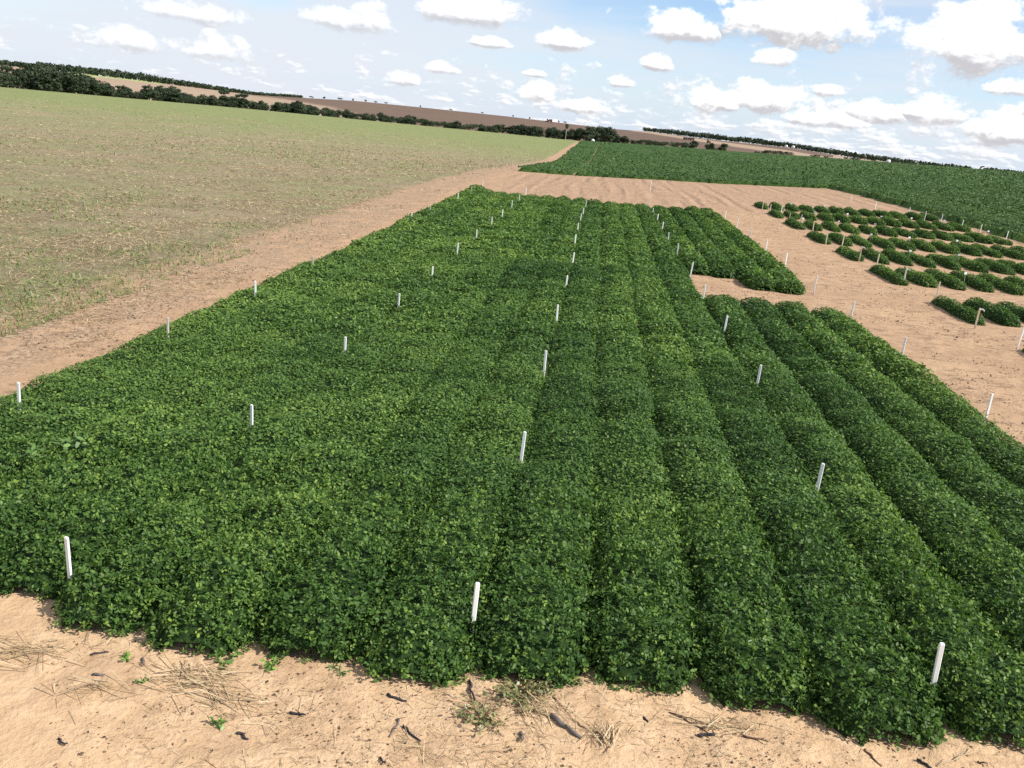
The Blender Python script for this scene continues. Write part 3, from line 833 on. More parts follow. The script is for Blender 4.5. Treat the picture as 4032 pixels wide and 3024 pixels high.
# trees strung along the skyline of the brown hill
for i, (aa, top) in enumerate(sorted([(-17.2, .2), (-16.4, .17), (-15.6, .23), (-14.96, .19), (-14.31, .2), (-12.11, .2), (-10.14, .22), (-8.07, .22), (-6.07, .25), (-4.98, .27), (-3.07, .25), (-2.65, .22), (-18.2, .12), (-19.0, .05), (-20.2, -0.02), (-21.1, -0.06)])):
    rr = float(rcrest(aa)) - 5
    x, y = rr * math.sin(R(aa)), rr * math.cos(R(aa))
    hh = max(3.5, CAM_Z + rr * math.tan(R(top)) - gz(x, y))
    plant_tree(aa, rr, hh, rnd.choice(['round', 'shrub']), '%s small dark tree from the left along the brown hill skyline' % ordinal(i + 1), 'skyline trees on the brown hill', rnd.uniform(1.0, 1.6), 'tree')
def woods(label, spans, seed, per=26):
    """a far wood that reads as one mass: crowns massed along the hilltop"""
    r_ = np.random.default_rng(seed)
    Pp, Nn, Vv = [], [], []
    for (a0, a1, t0, t1, off) in spans:
        n_t = int(abs(a1 - a0) * 9)
        for i in range(n_t):
            f = (i + r_.uniform(-0.5, 0.5)) / n_t
            aa = a0 + (a1 - a0) * f
            for dr in (0, 14, 30):
                rr = float(rcrest(aa)) + off + dr + r_.uniform(-6, 6)
                x, y = rr * math.sin(R(aa)), rr * math.cos(R(aa))
                z0 = gz(x, y)
                H_ = CAM_Z + rr * math.tan(R(t0 + (t1 - t0) * f + 0.07)) - z0
                H_ *= r_.uniform(0.72, 1.08)
                if H_ < 1.5: continue
                w_ = r_.uniform(2.2, 3.6)
                d = unit(r_.normal(size=(per, 3)))
                Pp.append(np.array([x, y, z0 + H_ * 0.52]) + d * np.array([w_, w_, H_ * 0.48]) * r_.uniform(0.7, 1.0, (per, 1)))
                Nn.append(unit(d + r_.normal(size=d.shape) * 0.4)); Vv.append(np.full(per, r_.uniform(0.15, 0.6)))
    p, n, v = np.concatenate(Pp), np.concatenate(Nn), np.concatenate(Vv)
    sz = r_.uniform(1.3, 2.4, len(p))
    V, F_ = leaf_polys(p, n, sz, sz * 0.85, KITE)
    obj('distant_woods', mesh_np('distant_woods', V, F_, fattr={'var': v}), TREE_LEAF, label=label, cat='woods', kind='stuff')
woods('dark wood along the hilltop above the tan field', [(-45, -36, 0.2, 0.13, -20), (-36, -34.2, 0.13, 0.15, -20), (-34.2, -29, 0.27, 0.30, -20), (-29, -26.8, 0.30, 0.15, -20), (-26.8, -22.4, 0.14, -0.11, -20), (-22.4, -19.5, -0.1, 0.02, -20)], 301)
woods('dark wood along the hilltop beyond the peanut field', [(2.5, 5.2, 0.34, 0.42, -30), (5.2, 8.6, 0.42, 0.36, -30), (8.6, 11.6, 0.42, 0.36, -30), (11.6, 15.2, 0.34, 0.24, -30), (15.2, 19, 0.2, 0.14, -30)], 302)
woods('low scrub on the skyline at the far end of the peanut field', [(19, 22, 0.10, 0.12, -500), (22.8, 30, 0.16, 0.18, -500)], 303, 16)

# ------------------------------------------------------------------ machines and white bundles far off
PAINT_RUST = flat_mat('rust_red_paint', (0.16, 0.055, 0.035), 0.6, 0.3, 0.3, 0.8)
PAINT_DARK = flat_mat('dark_machine_paint', (0.05, 0.035, 0.035), 0.6, 0.3, 0.3, 0.8)
GLASS_DARK = flat_mat('dark_cab_glass', (0.02, 0.025, 0.03), 0.15, 0.5, 0.1, 1.0)
RUBBER = flat_mat('rubber', (0.02, 0.02, 0.02), 0.9, 0.1, 0.2, 3.0)
WHITE_WRAP = flat_mat('white_wrap', (0.80, 0.79, 0.75), 0.5, 0.3, 0.12, 1.2)
def wheel(parent, x, y, rad, wid):
    b = MB(); b.tube([(x, y - wid / 2, rad), (x, y + wid / 2, rad)], rad, 14)
    w_ = obj('wheel', b.mesh('wheel_tyre'), RUBBER, parent)
    b = MB(); b.tube([(x, y - wid / 2 - 0.03, rad), (x, y + wid / 2 + 0.03, rad)], rad * 0.5, 10)
    obj('rim', b.mesh('wheel_rim'), PAINT_DARK, w_)
def part(parent, name, mat, *boxes):
    b = MB()
    for c, d in boxes: b.box(c, d)
    return obj(name, b.mesh(name), mat, parent)
def at_far(az_, el_, r0, r1):
    """first point of the ground along a sight line, between two distances"""
    for rr in np.arange(r0, r1, 4.0):
        x, y = rr * math.sin(R(az_)), rr * math.cos(R(az_))
        if gz(x, y) >= CAM_Z + rr * math.tan(R(el_)): return x, y, gz(x, y)
    return x, y, gz(x, y)
hx, hy, hz = at_far(-3.67, 0.06, 900, 1480)
hv = empty('harvester', (hx, hy, hz), 'rust coloured harvester working just below the brown hill skyline', 'harvester')
hv.rotation_euler = (0, 0, R(8)); hv.scale = (1.25, 1.25, 1.25)
part(hv, 'body', PAINT_RUST, ((0.4, 0, 2.0), (5.4, 2.8, 1.7)), ((1.4, 0, 3.1), (2.8, 2.4, 0.6)))
part(hv, 'cab', GLASS_DARK, ((-2.6, 0, 2.9), (1.4, 1.9, 1.7)))
part(hv, 'header', PAINT_RUST, ((-4.6, 0, 0.75), (1.2, 7.0, 1.1)), ((-3.6, 0, 1.2), (1.4, 1.2, 0.8)))
part(hv, 'unloading_pipe', PAINT_DARK, ((1.6, 1.5, 3.5), (4.4, 0.35, 0.35)))
for wx, wr in ((-2.0, 0.95), (2.4, 0.65)):
    for wy in (-1.5, 1.5): wheel(hv, wx, wy, wr, 0.6)
tx, ty, tz = at_far(5.42, -0.10, 620, 1150)
tk = empty('grain_truck', (tx, ty, tz), 'long dark red grain truck standing on the harvested hillside', 'truck')
tk.rotation_euler = (0, 0, R(186)); tk.scale = (0.75, 0.75, 0.85)
part(tk, 'cab', PAINT_RUST, ((-6.6, 0, 1.9), (2.0, 2.4, 2.4)))
part(tk, 'windscreen', GLASS_DARK, ((-7.62, 0, 2.35), (0.06, 2.1, 1.0)))
part(tk, 'chassis', PAINT_DARK, ((0, 0, 0.95), (13.6, 1.2, 0.3)))
part(tk, 'trailer', PAINT_DARK, ((-1.9, 0, 2.0), (6.2, 2.5, 1.7)))
part(tk, 'trailer', PAINT_DARK, ((4.7, 0, 2.0), (5.6, 2.5, 1.7)))
for wx in (-6.4, -3.4, -2.3, 0.6, 3.2, 5.8, 6.9):
    for wy in (-1.1, 1.1): wheel(tk, wx, wy, 0.52, 0.35)
tx, ty, tz = at_far(6.68, -0.14, 620, 1150)
tr = empty('tractor', (tx, ty, tz), 'small dark tractor on the harvested hillside beside the grain truck', 'tractor')
tr.rotation_euler = (0, 0, R(190))
part(tr, 'hood', PAINT_RUST, ((-1.3, 0, 1.35), (2.0, 0.9, 0.9)))
part(tr, 'cab', GLASS_DARK, ((0.5, 0, 2.1), (1.3, 1.4, 1.6)))
part(tr, 'roof', PAINT_DARK, ((0.5, 0, 2.98), (1.6, 1.6, 0.14)))
for wx, wr in ((0.7, 0.85), (-1.7, 0.5)):
    for wy in (-0.9, 0.9): wheel(tr, wx, wy, wr, 0.45)
def bale(az_, el_, r0, r1, rad, label, group=None):
    x, y, z = at_far(az_, el_, r0, r1)
    b = MB()
    n = 14
    prof = [(-1.0, 0.86), (-0.86, 1.0), (0.86, 1.0), (1.0, 0.86)]
    b.tube([(0, rad * p_[0] * 0.95, rad) for p_ in prof], [rad * p_[1] for p_ in prof], n)
    o = obj('white_bale', b.mesh('white_bale', True), WHITE_WRAP, loc=(x, y, z - 0.03), label=label, cat='bale', group=group)
    o.rotation_euler = (0, 0, rnd.uniform(-0.6, 0.6))
bale(11.48, 0.085, 700, 1060, 1.5, 'white round bundle at the edge of the far wood, the one nearer the truck')
bale(11.90, 0.085, 700, 1060, 1.6, 'white round bundle at the edge of the far wood, farther from the truck')
bale(-0.69, -0.885, 300, 402, 0.75, 'small white bundle in front of the belt near the dirt track')
bale(17.55, -0.16, 300, 480, 0.85, 'small white bundle on the far edge of the large peanut field')
# dark bent shrub on the skyline
bx_, by_ = 455 * math.sin(R(22.5)), 455 * math.cos(R(22.5))
b = MB()
pts = [(0, 0, -0.3), (0.15, 0, 0.5), (0.4, 0, 1.0), (0.9, 0, 1.35), (1.5, 0, 1.4), (2.0, 0, 1.15)]
b.tube(pts, [0.22, 0.30, 0.36, 0.34, 0.24, 0.06], 8)
bs = empty('bent_stump', (bx_, by_, gz(bx_, by_) + 0.3), 'dark bent stump curving over on the skyline of the peanut field', 'stump')
bs.rotation_euler = (0, 0, R(-22))
obj('trunk', b.mesh('bent_stump_trunk', True), flat_mat('charred_wood', (0.02, 0.018, 0.016), 0.9, 0.1, 0.3, 4.0), bs)
b = MB(); b.tube([(0.3, 0, 0.9), (0.1, 0.1, 1.25), (0.15, 0.15, 1.6)], [0.08, 0.06, 0.02], 5)
obj('branch', b.mesh('bent_stump_branch', True), bpy.data.materials['charred_wood'], bs)
# dust thrown up beyond the crest
dm, N = new_mat('dust')
pvn = N.new('ShaderNodeVolumePrincipled')
pvn.inputs['Color'].default_value = (0.86, 0.72, 0.56, 1); pvn.inputs['Density'].default_value = 0.035
N.l.new(pvn.outputs[0], N.out.inputs['Volume'])
rr = 1530.0
for_d = []
th_, ph_ = np.meshgrid(np.linspace(0, math.pi, 14), np.linspace(0, 2 * math.pi, 20, endpoint=False), indexing='ij')
dd = np.stack([np.sin(th_) * np.cos(ph_), np.sin(th_) * np.sin(ph_), np.cos(th_)], -1).reshape(-1, 3)
rad = 0.7 + 0.6 * fbm(dd[:, 0] * 2 + 5, dd[:, 1] * 2 + dd[:, 2] * 2, 91, 3)
V = dd * rad[:, None] * np.array([13, 10, 6.5]) + np.array([0, 0, 5.0])
obj('dust_cloud', mesh_np('dust_cloud', V, grid_faces(14, 20, True), smooth=True), dm, loc=(rr * math.sin(R(-0.24)), rr * math.cos(R(-0.24)), gz(rr * math.sin(R(-0.24)), rr * math.cos(R(-0.24)))), label='pale puff of dust rising over the brown hill crest', cat='dust', kind='stuff')

# ------------------------------------------------------------------ marker stakes
def wood_mat(name, col, dirt):
    m_, N = new_mat(name)
    oc = N.new('ShaderNodeTexCoord').outputs['Object']
    g = N.noise(N.vm('MULTIPLY', oc, (60.0, 60.0, 4.0)), 1.0, 4, 0.6)
    c = N.mix(N.step(g, 0.35, 0.75), col, tuple(q * 0.80 for q in col))
    z_ = N.sep(oc)[2]
    c = N.mix(N.m('MULTIPLY', N.step(N.m('ADD', z_, N.m('MULTIPLY', g, 0.14)), 0.24, 0.10), 0.7), c, dirt)
    N.l.new(principled(N, c, 0.6, 0.25, bump(N, g, 0.3, 0.004)).outputs[0], N.out.inputs[0])
    return m_
STAKE_WHITE = wood_mat('white_painted_lath', (0.82, 0.81, 0.78), (0.45, 0.31, 0.20))
STAKE_WOOD = wood_mat('bare_lath', (0.62, 0.52, 0.38), (0.40, 0.27, 0.17))
STAKE_GREY = wood_mat('weathered_lath', (0.50, 0.46, 0.38), (0.36, 0.26, 0.18))
FLAG = flat_mat('white_tape', (0.82, 0.82, 0.80), 0.6, 0.2, 0.08, 30)
RED = flat_mat('red_tape', (0.35, 0.04, 0.03), 0.6, 0.2, 0.2, 30)
def stake_mesh(hgt, w_=0.042, d_=0.022):
    x, y, c = w_ / 2, d_ / 2, 0.006
    ring = [(-x + c, -y), (x - c, -y), (x, -y + c), (x, y - c), (x - c, y), (-x + c, y), (-x, y - c), (-x, -y + c)]
    v, f = [], []
    for z_, s_ in ((-0.12, 1), (hgt - 0.012, 1), (hgt, 0.72)):
        v += [(p_[0] * s_, p_[1] * s_, z_) for p_ in ring]
    for k in range(2):
        f += [(k * 8 + j, k * 8 + (j + 1) % 8, k * 8 + 8 + (j + 1) % 8, k * 8 + 8 + j) for j in range(8)]
    f += [tuple(range(16, 24)), tuple(reversed(range(8)))]
    me = bpy.data.meshes.new('stake'); me.from_pydata(v, [], f); me.update()
    return me
STAKES = {h_: stake_mesh(h_) for h_ in (0.62, 0.60, 0.95)}
def stake(x, y, label, group, mat=STAKE_WHITE, h_=0.62, lean=None, flag=False):
    me = STAKES[h_]
    key = (h_, mat.name)
    if key not in STAKES:
        m2 = me.copy(); m2.materials.clear(); m2.materials.append(mat); STAKES[key] = m2
    o = obj('marker_stake', STAKES[key], None, None, (x, y, gz(x, y)), label, 'stake', group)
    lx, ly = lean if lean else (rnd.gauss(0, 1.1), rnd.gauss(0, 1.3))
    o.rotation_euler = (R(lx), R(ly), R(rnd.uniform(-14, 14)))
    o.scale = (1, 1, rnd.uniform(0.93, 1.07))
    if flag:
        b = MB()
        for k in range(5):
            b.box((0.03 + 0.022 * k, 0, h_ - 0.03 - 0.012 * max(0, k - 2) ** 1.5), (0.024, 0.004, 0.04))
        obj('flag', b.mesh('stake_flag'), FLAG, o)
        b = MB(); b.box((0.028, -0.006, h_ - 0.17), (0.016, 0.004, 0.16))
        obj('red_tape', b.mesh('stake_red_tape'), RED, o)
    return o
LINES = {
    'A': ('line along the stubble edge', [(-7.05, 9.54), (-7.13, 13.57), (-7.12, 17.43), (-7.2, 21.49), (-7.24, 33.43), (-7.2, 37.05), (-7.05, 43.63), (-7.05, 48.14), (-7.1, 53.0)]),
    'B': ('second line from the stubble', [(-4.09, 6.02), (-4.02, 9.77), (-3.98, 13.7), (-4.0, 17.71), (-4.03, 21.68), (-4.11, 26.02), (-4.08, 30.09), (-4.07, 34.17), (-4.07, 37.84), (-4.06, 41.66), (-4.03, 45.24), (-4.07, 49.57)]),
    'C': ('middle line of the main plot', [(-0.56, 6.05), (-0.51, 9.78), (-0.49, 13.77), (-0.5, 17.94), (-0.49, 22.12), (-0.47, 26.4), (-0.55, 30.85), (-0.58, 34.9), (-0.57, 38.19), (-0.53, 41.42), (-0.49, 45.13)]),
    'D': ('fourth line from the stubble', [(3.15, 5.94), (3.13, 9.72), (3.17, 14.17), (3.19, 18.45), (3.16, 22.29), (3.17, 26.03), (3.13, 30.39), (3.06, 33.88), (3.04, 37.39), (3.04, 41.03), (2.98, 44.2), (3.0, 48.39)]),
    'E': ('line beside the sandy path', [(6.85, 13.8), (6.85, 17.92), (6.85, 21.77), (6.85, 25.69), (6.95, 30.42), (6.95, 34.21), (6.95, 38.06), (6.95, 42.09), (6.9, 45.84)]),
}
for key, (desc, pts) in LINES.items():
    for i, (x, y) in enumerate(pts):
        white = 'white' if key != 'A' or i % 2 == 0 else 'weathered grey'
        lean = None
        if key == 'D' and i == 0: lean = (0.5, -4.5)
        if key == 'B' and i == 0: lean = (0.3, -1.6)
        if key == 'C' and i == 0: lean = (0.0, 0.8)
        stake(x, y, '%s stake, %s from the front in the %s' % (white, ORD[i], desc), 'marker stakes of the main plot', STAKE_WHITE if white == 'white' else STAKE_GREY, lean=lean)
MST = [(10.26, 20.2), (10.29, 22.61), (10.69, 26.44), (10.69, 29.37), (10.79, 32.72), (10.6, 34.29), (10.91, 38.03), (10.53, 39.24), (10.87, 43.3), (11.0, 46.73), (10.59, 47.64), (10.8, 50.99), (10.38, 52.1), (10.26, 53.97)]
FLAGGED = {1, 3, 5}
for i, (x, y) in enumerate(MST):
    w_ = i in (0, 3, 11)
    stake(x, y, '%s stake%s, %s from the front where path meets small plots' % ('white' if w_ else 'bare wood', ' with white flag' if i in FLAGGED else '', ORD[i]), 'marker stakes of the small plots', STAKE_WHITE if w_ else STAKE_WOOD, 0.60, flag=i in FLAGGED)
FST = [(21.33, 46.18), (21.05, 48.67), (20.85, 50.72), (20.55, 52.98), (20.15, 54.52), (20.1, 57.16), (18.67, 59.49), (18.66, 65.35)]
for i, (x, y) in enumerate(FST):
    stake(x, y, 'white stake, %s from the front where the small plots meet the large field' % ORD[i], 'marker stakes beside the large field', STAKE_WHITE, 0.62)
stake(3.77, 61.96, 'tall white stake standing alone on the bare furrowed headland', None, STAKE_WHITE, 0.95)
# white plot tags standing in the hedges
TAGS = [(12.32, 55.49), (12.76, 51.16), (14.39, 55.83), (14.72, 51.36), (16.55, 51.27), (12.92, 46.44), (11.1, 46.62), (14.83, 46.54), (13.03, 41.25), (14.83, 41.18), (13.03, 35.88), (18.39, 51.62), (20.21, 51.59), (20.86, 47.24), (16.99, 41.46), (14.96, 35.84), (13.06, 30.37)]
lanes_y = [25.5, 32.5, 38, 43.2, 48.2, 52.6, 57.5]
b = MB(); b.box((0, -0.004, 0.40), (0.10, 0.006, 0.075)); card = b.mesh('tag_card'); card.materials.append(FLAG)
b = MB(); b.box((0, 0, 0.17), (0.008, 0.005, 0.46)); pin = b.mesh('tag_pin'); pin.materials.append(STAKE_GREY)
per_lane = {}
for (x, y) in sorted(TAGS, key=lambda q_: q_[0]):
    ln_ = LANE_N[1 + next(i for i, v in enumerate(lanes_y) if y <= v)]
    k = per_lane.get(ln_, 0); per_lane[ln_] = k + 1
    t = empty('plot_tag', (x, y, gz(x, y) + 0.02), '%s small white plot tag from the sandy path in the %s' % (ORD[k], ln_), 'tag', 'white plot tags in the short hedges')
    t.rotation_euler = (R(rnd.uniform(-12, 4)), R(rnd.uniform(-6, 6)), R(rnd.uniform(-20, 20)))
    obj('card', card, None, t); obj('pin', pin, None, t)

# ------------------------------------------------------------------ sticks, straw and weeds on the sandy foreground
STICK_M = {'charred black': flat_mat('charred_stick', (0.05, 0.045, 0.05), 0.85, 0.15, 0.5, 60), 'grey weathered': flat_mat('grey_stick', (0.20, 0.17, 0.155), 0.85, 0.15, 0.8, 50),
           'brown broken': flat_mat('brown_stick', (0.17, 0.105, 0.065), 0.85, 0.15, 0.7, 50), 'pale split': flat_mat('pale_stick', (0.50, 0.38, 0.24), 0.8, 0.15, 0.6, 50)}
NAMEC = {'black': 'charred black', 'grey': 'grey weathered', 'brown': 'brown broken', 'pale': 'pale split'}
SEG = [('black', -3.47, 5.32, -3.35, 5.37), ('black', -3.15, 4.38, -3.05, 4.34), ('grey', -3.31, 5.07, -3.23, 5.07), ('black', -0.49, 5.53, -0.42, 5.29), ('grey', -0.92, 5.0, -0.95, 4.8), ('black', -0.88, 4.94, -0.73, 4.8), ('black', -0.96, 4.59, -0.91, 4.52), ('black', -2.0, 4.66, -1.9, 4.62), ('black', -1.72, 4.93, -1.59, 4.91), ('grey', -3.05, 5.31, -2.99, 5.22), ('black', -1.07, 5.25, -0.91, 5.21), ('grey', -0.64, 5.76, -0.53, 5.71), ('brown', -0.16, 5.76, -0.08, 5.59), ('grey', 0.17, 5.22, 0.39, 5.03), ('grey', -0.03, 5.02, -0.02, 4.93), ('brown', 0.53, 5.13, 0.56, 4.97), ('pale', 0.32, 5.22, 0.45, 5.12), ('pale', -0.42, 5.75, -0.34, 5.84), ('pale', -0.65, 5.34, -0.5, 5.31), ('grey', -0.24, 5.41, -0.18, 5.36), ('brown', 0.61, 5.04, 0.63, 5.11), ('black', 0.86, 5.37, 0.89, 5.33), ('brown', 1.07, 5.48, 1.3, 5.41), ('brown', 1.18, 5.44, 1.4, 5.27), ('black', 1.26, 5.27, 1.38, 5.28), ('pale', 1.52, 5.51, 1.91, 5.49), ('brown', 1.6, 5.32, 1.78, 5.27), ('pale', 1.36, 5.05, 1.49, 5.08), ('pale', 2.96, 5.27, 3.29, 5.44), ('pale', 3.13, 5.36, 3.28, 5.48), ('black', 2.85, 5.31, 2.92, 5.23), ('brown', 2.48, 5.36, 2.55, 5.2), ('grey', 3.6, 5.63, 3.61, 5.56), ('brown', 3.29, 5.36, 3.34, 5.31)]
def gr(x, y):
    return gz(x, y) + float(near_relief(np.array([x]), np.array([y]))[0])
cnt = {}
for (c, xa, ya, xb, yb) in sorted(SEG, key=lambda q_: q_[1]):
    k = cnt.get(c, 0); cnt[c] = k + 1
    L_ = math.hypot(xb - xa, yb - ya)
    rad = {'black': 0.010, 'grey': 0.011, 'brown': 0.007, 'pale': 0.007}[c] * rnd.uniform(0.8, 1.3) * (1.5 if L_ > 0.26 and c == 'grey' else 1)
    b = MB(); pts = []; rr_ = []
    for j in range(6):
        f = j / 5
        x, y = xa + (xb - xa) * f + rnd.gauss(0, 0.007), ya + (yb - ya) * f + rnd.gauss(0, 0.007)
        pts.append((x - xa, y - ya, gr(x, y) - gr(xa, ya) + rad * 0.6 + (0.02 * f if k % 2 else 0) + rnd.gauss(0, 0.003))); rr_.append(rad * (1 - 0.35 * f) * rnd.uniform(0.8, 1.15))
    b.tube(pts, rr_, 7)
    root = empty('stick', (xa, ya, gr(xa, ya)), '%s %s stick from the left on the sandy foreground' % (ORD[k], NAMEC[c]), 'stick', 'sticks lying on the foreground sand')
    obj('stem', b.mesh('stick_stem', True), STICK_M[NAMEC[c]], root)
    if L_ > 0.12:
        b = MB(); m_ = pts[3]
        b.tube([m_, (m_[0] + rnd.uniform(-.05, .05), m_[1] + rnd.uniform(-.05, .05), m_[2] + 0.02)], [rad * 0.5, rad * 0.25], 5)
        obj('twig', b.mesh('stick_twig', True), STICK_M[NAMEC[c]], root)
def straw_strips(x, y, z, length, width, heading, tilt):
    """thin bent strips lying on or poking from the ground: three-sided slivers, four corners each"""
    d = np.stack([np.cos(heading) * np.cos(tilt), np.sin(heading) * np.cos(tilt), np.sin(tilt)], -1)
    s = np.stack([-np.sin(heading), np.cos(heading), rng.normal(0, 0.5, len(x))], -1)
    s = unit(s)
    p = np.stack([x, y, z], -1)
    L = length[:, None]; w_ = width[:, None]
    v = np.stack([p - d * L / 2 - s * w_ / 2, p - d * L / 2 + s * w_ / 2, p + d * L / 2 + s * w_ * 0.3, p + d * L / 2 - s * w_ * 0.3], 1)
    return v.reshape(-1, 3), np.arange(len(x) * 4).reshape(-1, 4)
def gr_np(x, y):
    return ground(x, y) + near_relief(x, y)
PILES = [(-2.56, 5.17, 0.34, 90, 0.1), (-4.01, 5.23, 0.36, 70, 0.3), (0.05, 5.29, 0.30, 70, -0.5), (0.56, 5.09, 0.12, 30, 1.2), (1.47, 5.41, 0.22, 34, 0.2), (-3.16, 4.89, 0.26, 30, 0.1), (-2.19, 4.97, 0.30, 40, -0.2)]
for k, (cx, cy, ex, n, hd) in enumerate(sorted(PILES)):
    x = cx + rng.normal(0, ex * 0.5, n); y = cy + rng.normal(0, ex * 0.24, n)
    z = gr_np(x, y) + rng.uniform(0.004, 0.045, n)
    V, F_ = straw_strips(x, y, z, rng.uniform(0.10, 0.34, n), rng.uniform(0.005, 0.010, n), hd + rng.normal(0, 0.55, n), rng.normal(0, 0.1, n))
    o = np.array([cx, cy, gr(cx, cy)])
    obj('straw_pile', mesh_np('straw_pile', V - o, F_, fattr={'var': rng.uniform(0.1, 0.9, n)}), STRAW, loc=o, label='%s tuft of dry straw from the left on the sandy foreground' % ORD[k], cat='straw', group='dry straw tufts on the foreground sand')
def weed(x, y, size, n, mat, label, group, flat=0.4, leafw=0.3, up=0.0):
    z0 = gr(x, y) + up
    st = MB(); P_, N_, S_ = [], [], []
    for i in range(n):
        a_ = rnd.uniform(0, 6.28); rr_ = size * rnd.uniform(0.3, 1.0)
        tip = np.array([rr_ * math.cos(a_), rr_ * math.sin(a_), size * rnd.uniform(0.15, 0.7) * (1 - flat * 0.5)])
        st.tube([(0, 0, -0.01 - up), tuple(tip * np.array([0.5, 0.5, 0.75])), tuple(tip)], [0.004, 0.003, 0.0015], 4, False)
        for q_ in range(7 if mat is DRYWEED else 4):
            f = 0.35 + 0.65 * q_ / (6 if mat is DRYWEED else 3)
            P_.append(tip * f + np.array([rnd.gauss(0, size * .1), rnd.gauss(0, size * .1), rnd.gauss(0, size * .05)])); N_.append([rnd.gauss(0, .5), rnd.gauss(0, .5), 1]); S_.append(size * (rnd.uniform(0.10, 0.2) if mat is DRYWEED else rnd.uniform(0.25, 0.5)))
    P_ = np.array(P_); N_ = unit(np.array(N_)); S_ = np.array(S_)
    V, F_ = leaf_polys(P_, N_, S_, S_ * leafw * 1.6, HEX)
    root = empty('weed', (x, y, z0), label, 'weed', group)
    obj('stems_or_hull', st.mesh('weed_stems'), STRAW if mat is DRYWEED else mat, root)
    obj('foliage', mesh_np('weed_leaves', V, F_, fattr={'var': np.random.default_rng(int(abs(x) * 1000)).uniform(0, 0.9, len(P_))}), mat, root)
for k, (x, y, s_) in enumerate(sorted([(-3.16, 5.29, .09), (-2.92, 5.07, .07), (-2.15, 4.7, .10), (-2.42, 5.41, .13), (-2.06, 5.42, .12), (-0.34, 5.60, .09), (-0.26, 5.70, .09), (-0.09, 5.72, .10), (0.2, 5.68, .12)])):
    weed(x, y, s_, 7, WEED, '%s small bright green weed from the left on the foreground sand' % ORD[k], 'green weeds on the foreground sand')
for k, (x, y, s_, n) in enumerate([(-0.34, 5.11, .22, 22), (-0.08, 5.45, .24, 26), (0.03, 5.59, .20, 24)]):
    weed(x, y, s_, n, DRYWEED, ['wilted olive weed lying nearest the picture edge by the middle stake', 'wilted olive weed sprawling between two others by the middle stake', 'wilted olive weed against the peanut row by the middle stake'][k], None, 0.7, 0.35)

CANOPY_WEED = leaf_mat('canopy_weed_leaf', (0.07, 0.14, 0.035), (0.13, 0.22, 0.06), (0.22, 0.32, 0.10), patch=0.1)
for (x, y, s_, n_, lw, lab) in [
        (-5.78, 7.99, .22, 8, .26, 'pale broadleaf weed among the left rows, nearer of two by the picture edge'),
        (-5.58, 8.46, .24, 9, .26, 'pale broadleaf weed among the left rows, farther of two by the picture edge'),
        (-5.26, 6.96, .16, 6, .26, 'pale weed in the left rows behind the leftmost front stake'),
        (1.18, 9.22, .16, 6, .14, 'yellowish weed in the rows right of the second middle stake'),
        (1.48, 12.17, .15, 6, .14, 'yellowish weed in the rows right of the third middle stake'),
        (-1.51, 5.46, .10, 5, .24, 'bright yellow-green weed at the front edge between left and middle stakes'),
        (0.95, 6.1, .14, 6, .2, 'pale green sprig in the front rows right of the middle front stake'),
        (1.75, 6.0, .15, 6, .2, 'pale sprig in the front rows midway between middle and right stakes'),
        (3.35, 5.75, .16, 9, .14, 'grassy weed at the foot of the right front stake')]:
    weed(x, y, s_, n_, CANOPY_WEED, lab, None, 0.3, lw, 0.33 if y > 5.9 else 0.0)

# ------------------------------------------------------------------ straw and litter nobody could count
def scatter_polar(n, a0, a1, r0, r1):
    a_ = np.radians(rng.uniform(a0, a1, n)); inv = rng.uniform(1 / r1, 1 / r0, n)
    return np.sin(a_) / inv, np.cos(a_) / inv, 1 / inv
x, y, r_ = scatter_polar(190000, -40, -2, 9.0, 240)
dens = fbm(x * 0.5, y * 0.3, 111, 4)
k = (x < -8.6) & (rng.random(len(x)) < np.where(x < -11.4, 0.25 + 0.9 * sstep(dens, 0.35, 0.65), 0.55 * sstep(dens, 0.50, 0.66)))
x, y, r_ = x[k], y[k], r_[k]
n = len(x)
V, F_ = straw_strips(x, y, gr_np(x, y) + rng.uniform(0.005, 0.05, n), rng.uniform(0.05, 0.15, n) * (1 + r_ / 70), np.maximum(0.007, r_ * 0.0005) * rng.uniform(0.7, 1.4, n), rng.uniform(0, 6.28, n), rng.normal(0, 0.25, n))
obj('straw_litter', mesh_np('straw_litter', V, F_, fattr={'var': np.clip(rng.normal(0.42, 0.2, n), 0, 1)}), STRAW, label='dry straw strewn over the pale stubble field', cat='straw', kind='stuff')
x, y, r_ = scatter_polar(70000, -40, -2, 10.0, 140)
dens = fbm(x * 0.10 + 9, y * 0.07, 113, 4) * 0.6 + fbm(x * 0.7, y * 0.7, 114, 3) * 0.4
k = (x < -10.2) & (rng.random(len(x)) < 0.06 + 0.9 * sstep(dens, 0.50, 0.62))
x, y, r_ = x[k], y[k], r_[k]
n = len(x)
V, F_ = straw_strips(x, y, gr_np(x, y) + 0.04, rng.uniform(0.08, 0.2, n) * (1 + r_ / 90), np.maximum(0.010, r_ * 0.0008) * rng.uniform(0.7, 1.4, n), rng.uniform(0, 6.28, n), rng.normal(0.5, 0.5, n))
obj('volunteer_grass', mesh_np('volunteer_grass', V, F_, fattr={'var': rng.uniform(0, 0.8, n)}), leaf_mat('stubble_grass', (0.10, 0.13, 0.04), (0.17, 0.22, 0.065), (0.28, 0.32, 0.11), patch=0.2), label='thin green grass sprouting through the pale stubble', cat='grass', kind='stuff')
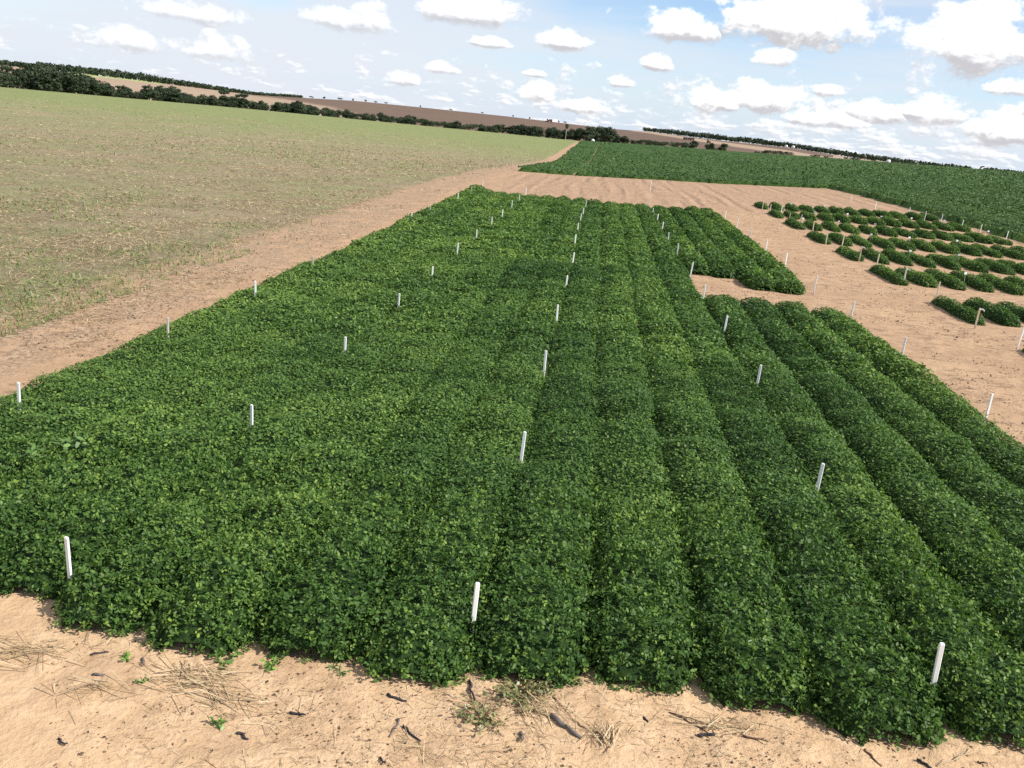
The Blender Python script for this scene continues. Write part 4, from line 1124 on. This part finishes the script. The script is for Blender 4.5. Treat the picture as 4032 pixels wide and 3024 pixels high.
# crumbs of old leaves and stalks on the bare soil
x, y, r_ = scatter_polar(230000, -36, 34, 4.0, 95)
dens = fbm(x * 0.55, y * 0.8, 121, 4)
bare = ((y < 5.95) & (x > -5.5)) | ((x > 6.6) & (x < 22)) | ((x > 2.9) & (x < 7) & (y > 22.7) & (y < 28)) | ((y > 49.6) & (y < 86) & (x > -9)) | ((x < -7.4) & (x > -10.8))
k = bare & (rng.random(len(x)) < 0.02 + np.where(r_ < 8.5, 0.15, 1.0) * sstep(dens, 0.46, 0.62))
x, y, r_ = x[k], y[k], r_[k]
n = len(x)
p = np.stack([x, y, gr_np(x, y) + rng.uniform(0.0, 0.012, n)], -1)
sz = np.maximum(rng.exponential(0.008, n) + 0.005, r_ * 0.0010) * np.where(r_ > 9, 1.5, 1.0) * np.where((rng.random(n) < 0.10) & (r_ > 9), 2.2, 1.0)
sz = np.minimum(sz, np.where(r_ > 9, 0.085, 0.035))
V1, F1 = leaf_polys(p, unit(np.array([0, 0, 1.0]) + rng.normal(size=p.shape) * 0.45), sz, sz * rng.uniform(0.25, 0.9, n), KITE)
obj('leaf_litter', mesh_np('leaf_litter', V1, F1, fattr={'var': rng.beta(1.3, 2.2, n)}), LITTER, label='dry brown leaf crumbs drifted over the bare sandy soil', cat='litter', kind='stuff')
x, y, r_ = scatter_polar(34000, -36, 34, 4.0, 60)
bare = ((y < 5.9) & (x > -5.5)) | ((x > 6.7) & (x < 22)) | ((y > 50) & (x > -9)) | ((x < -7.5) & (x > -10.8))
dens = fbm(x * 0.9, y * 0.9, 131, 3)
k = bare & (rng.random(len(x)) < 0.05 + 0.5 * sstep(dens, 0.5, 0.68))
x, y, r_ = x[k], y[k], r_[k]
n = len(x)
V, F_ = straw_strips(x, y, gr_np(x, y) + rng.uniform(0.003, 0.014, n), rng.exponential(0.055, n) + 0.03, np.maximum(0.0035, r_ * 0.0006) * rng.uniform(0.7, 1.5, n), rng.normal(0.1, 0.9, n), rng.normal(0, 0.12, n))
obj('stalk_litter', mesh_np('stalk_litter', V, F_, fattr={'var': np.clip(rng.normal(0.45, 0.3, n), 0, 1)}), STRAW, label='thin broken stalks strewn on the bare sandy soil', cat='litter', kind='stuff')

scene.cycles.use_denoising = False
scene.cycles.max_bounces = 5
scene.cycles.diffuse_bounces = 2
scene.cycles.glossy_bounces = 1
scene.cycles.transmission_bounces = 2
scene.cycles.transparent_max_bounces = 4
scene.cycles.volume_bounces = 1
tris = sum(sum(max(0, n_ - 2) for n_ in (len(p_.vertices) for p_ in m_.polygons)) for m_ in bpy.data.meshes if len(m_.polygons) < 2000) + sum(len(m_.polygons) * (m_.polygons[0].loop_total - 2) for m_ in bpy.data.meshes if len(m_.polygons) >= 2000)
print('TRIS', tris)
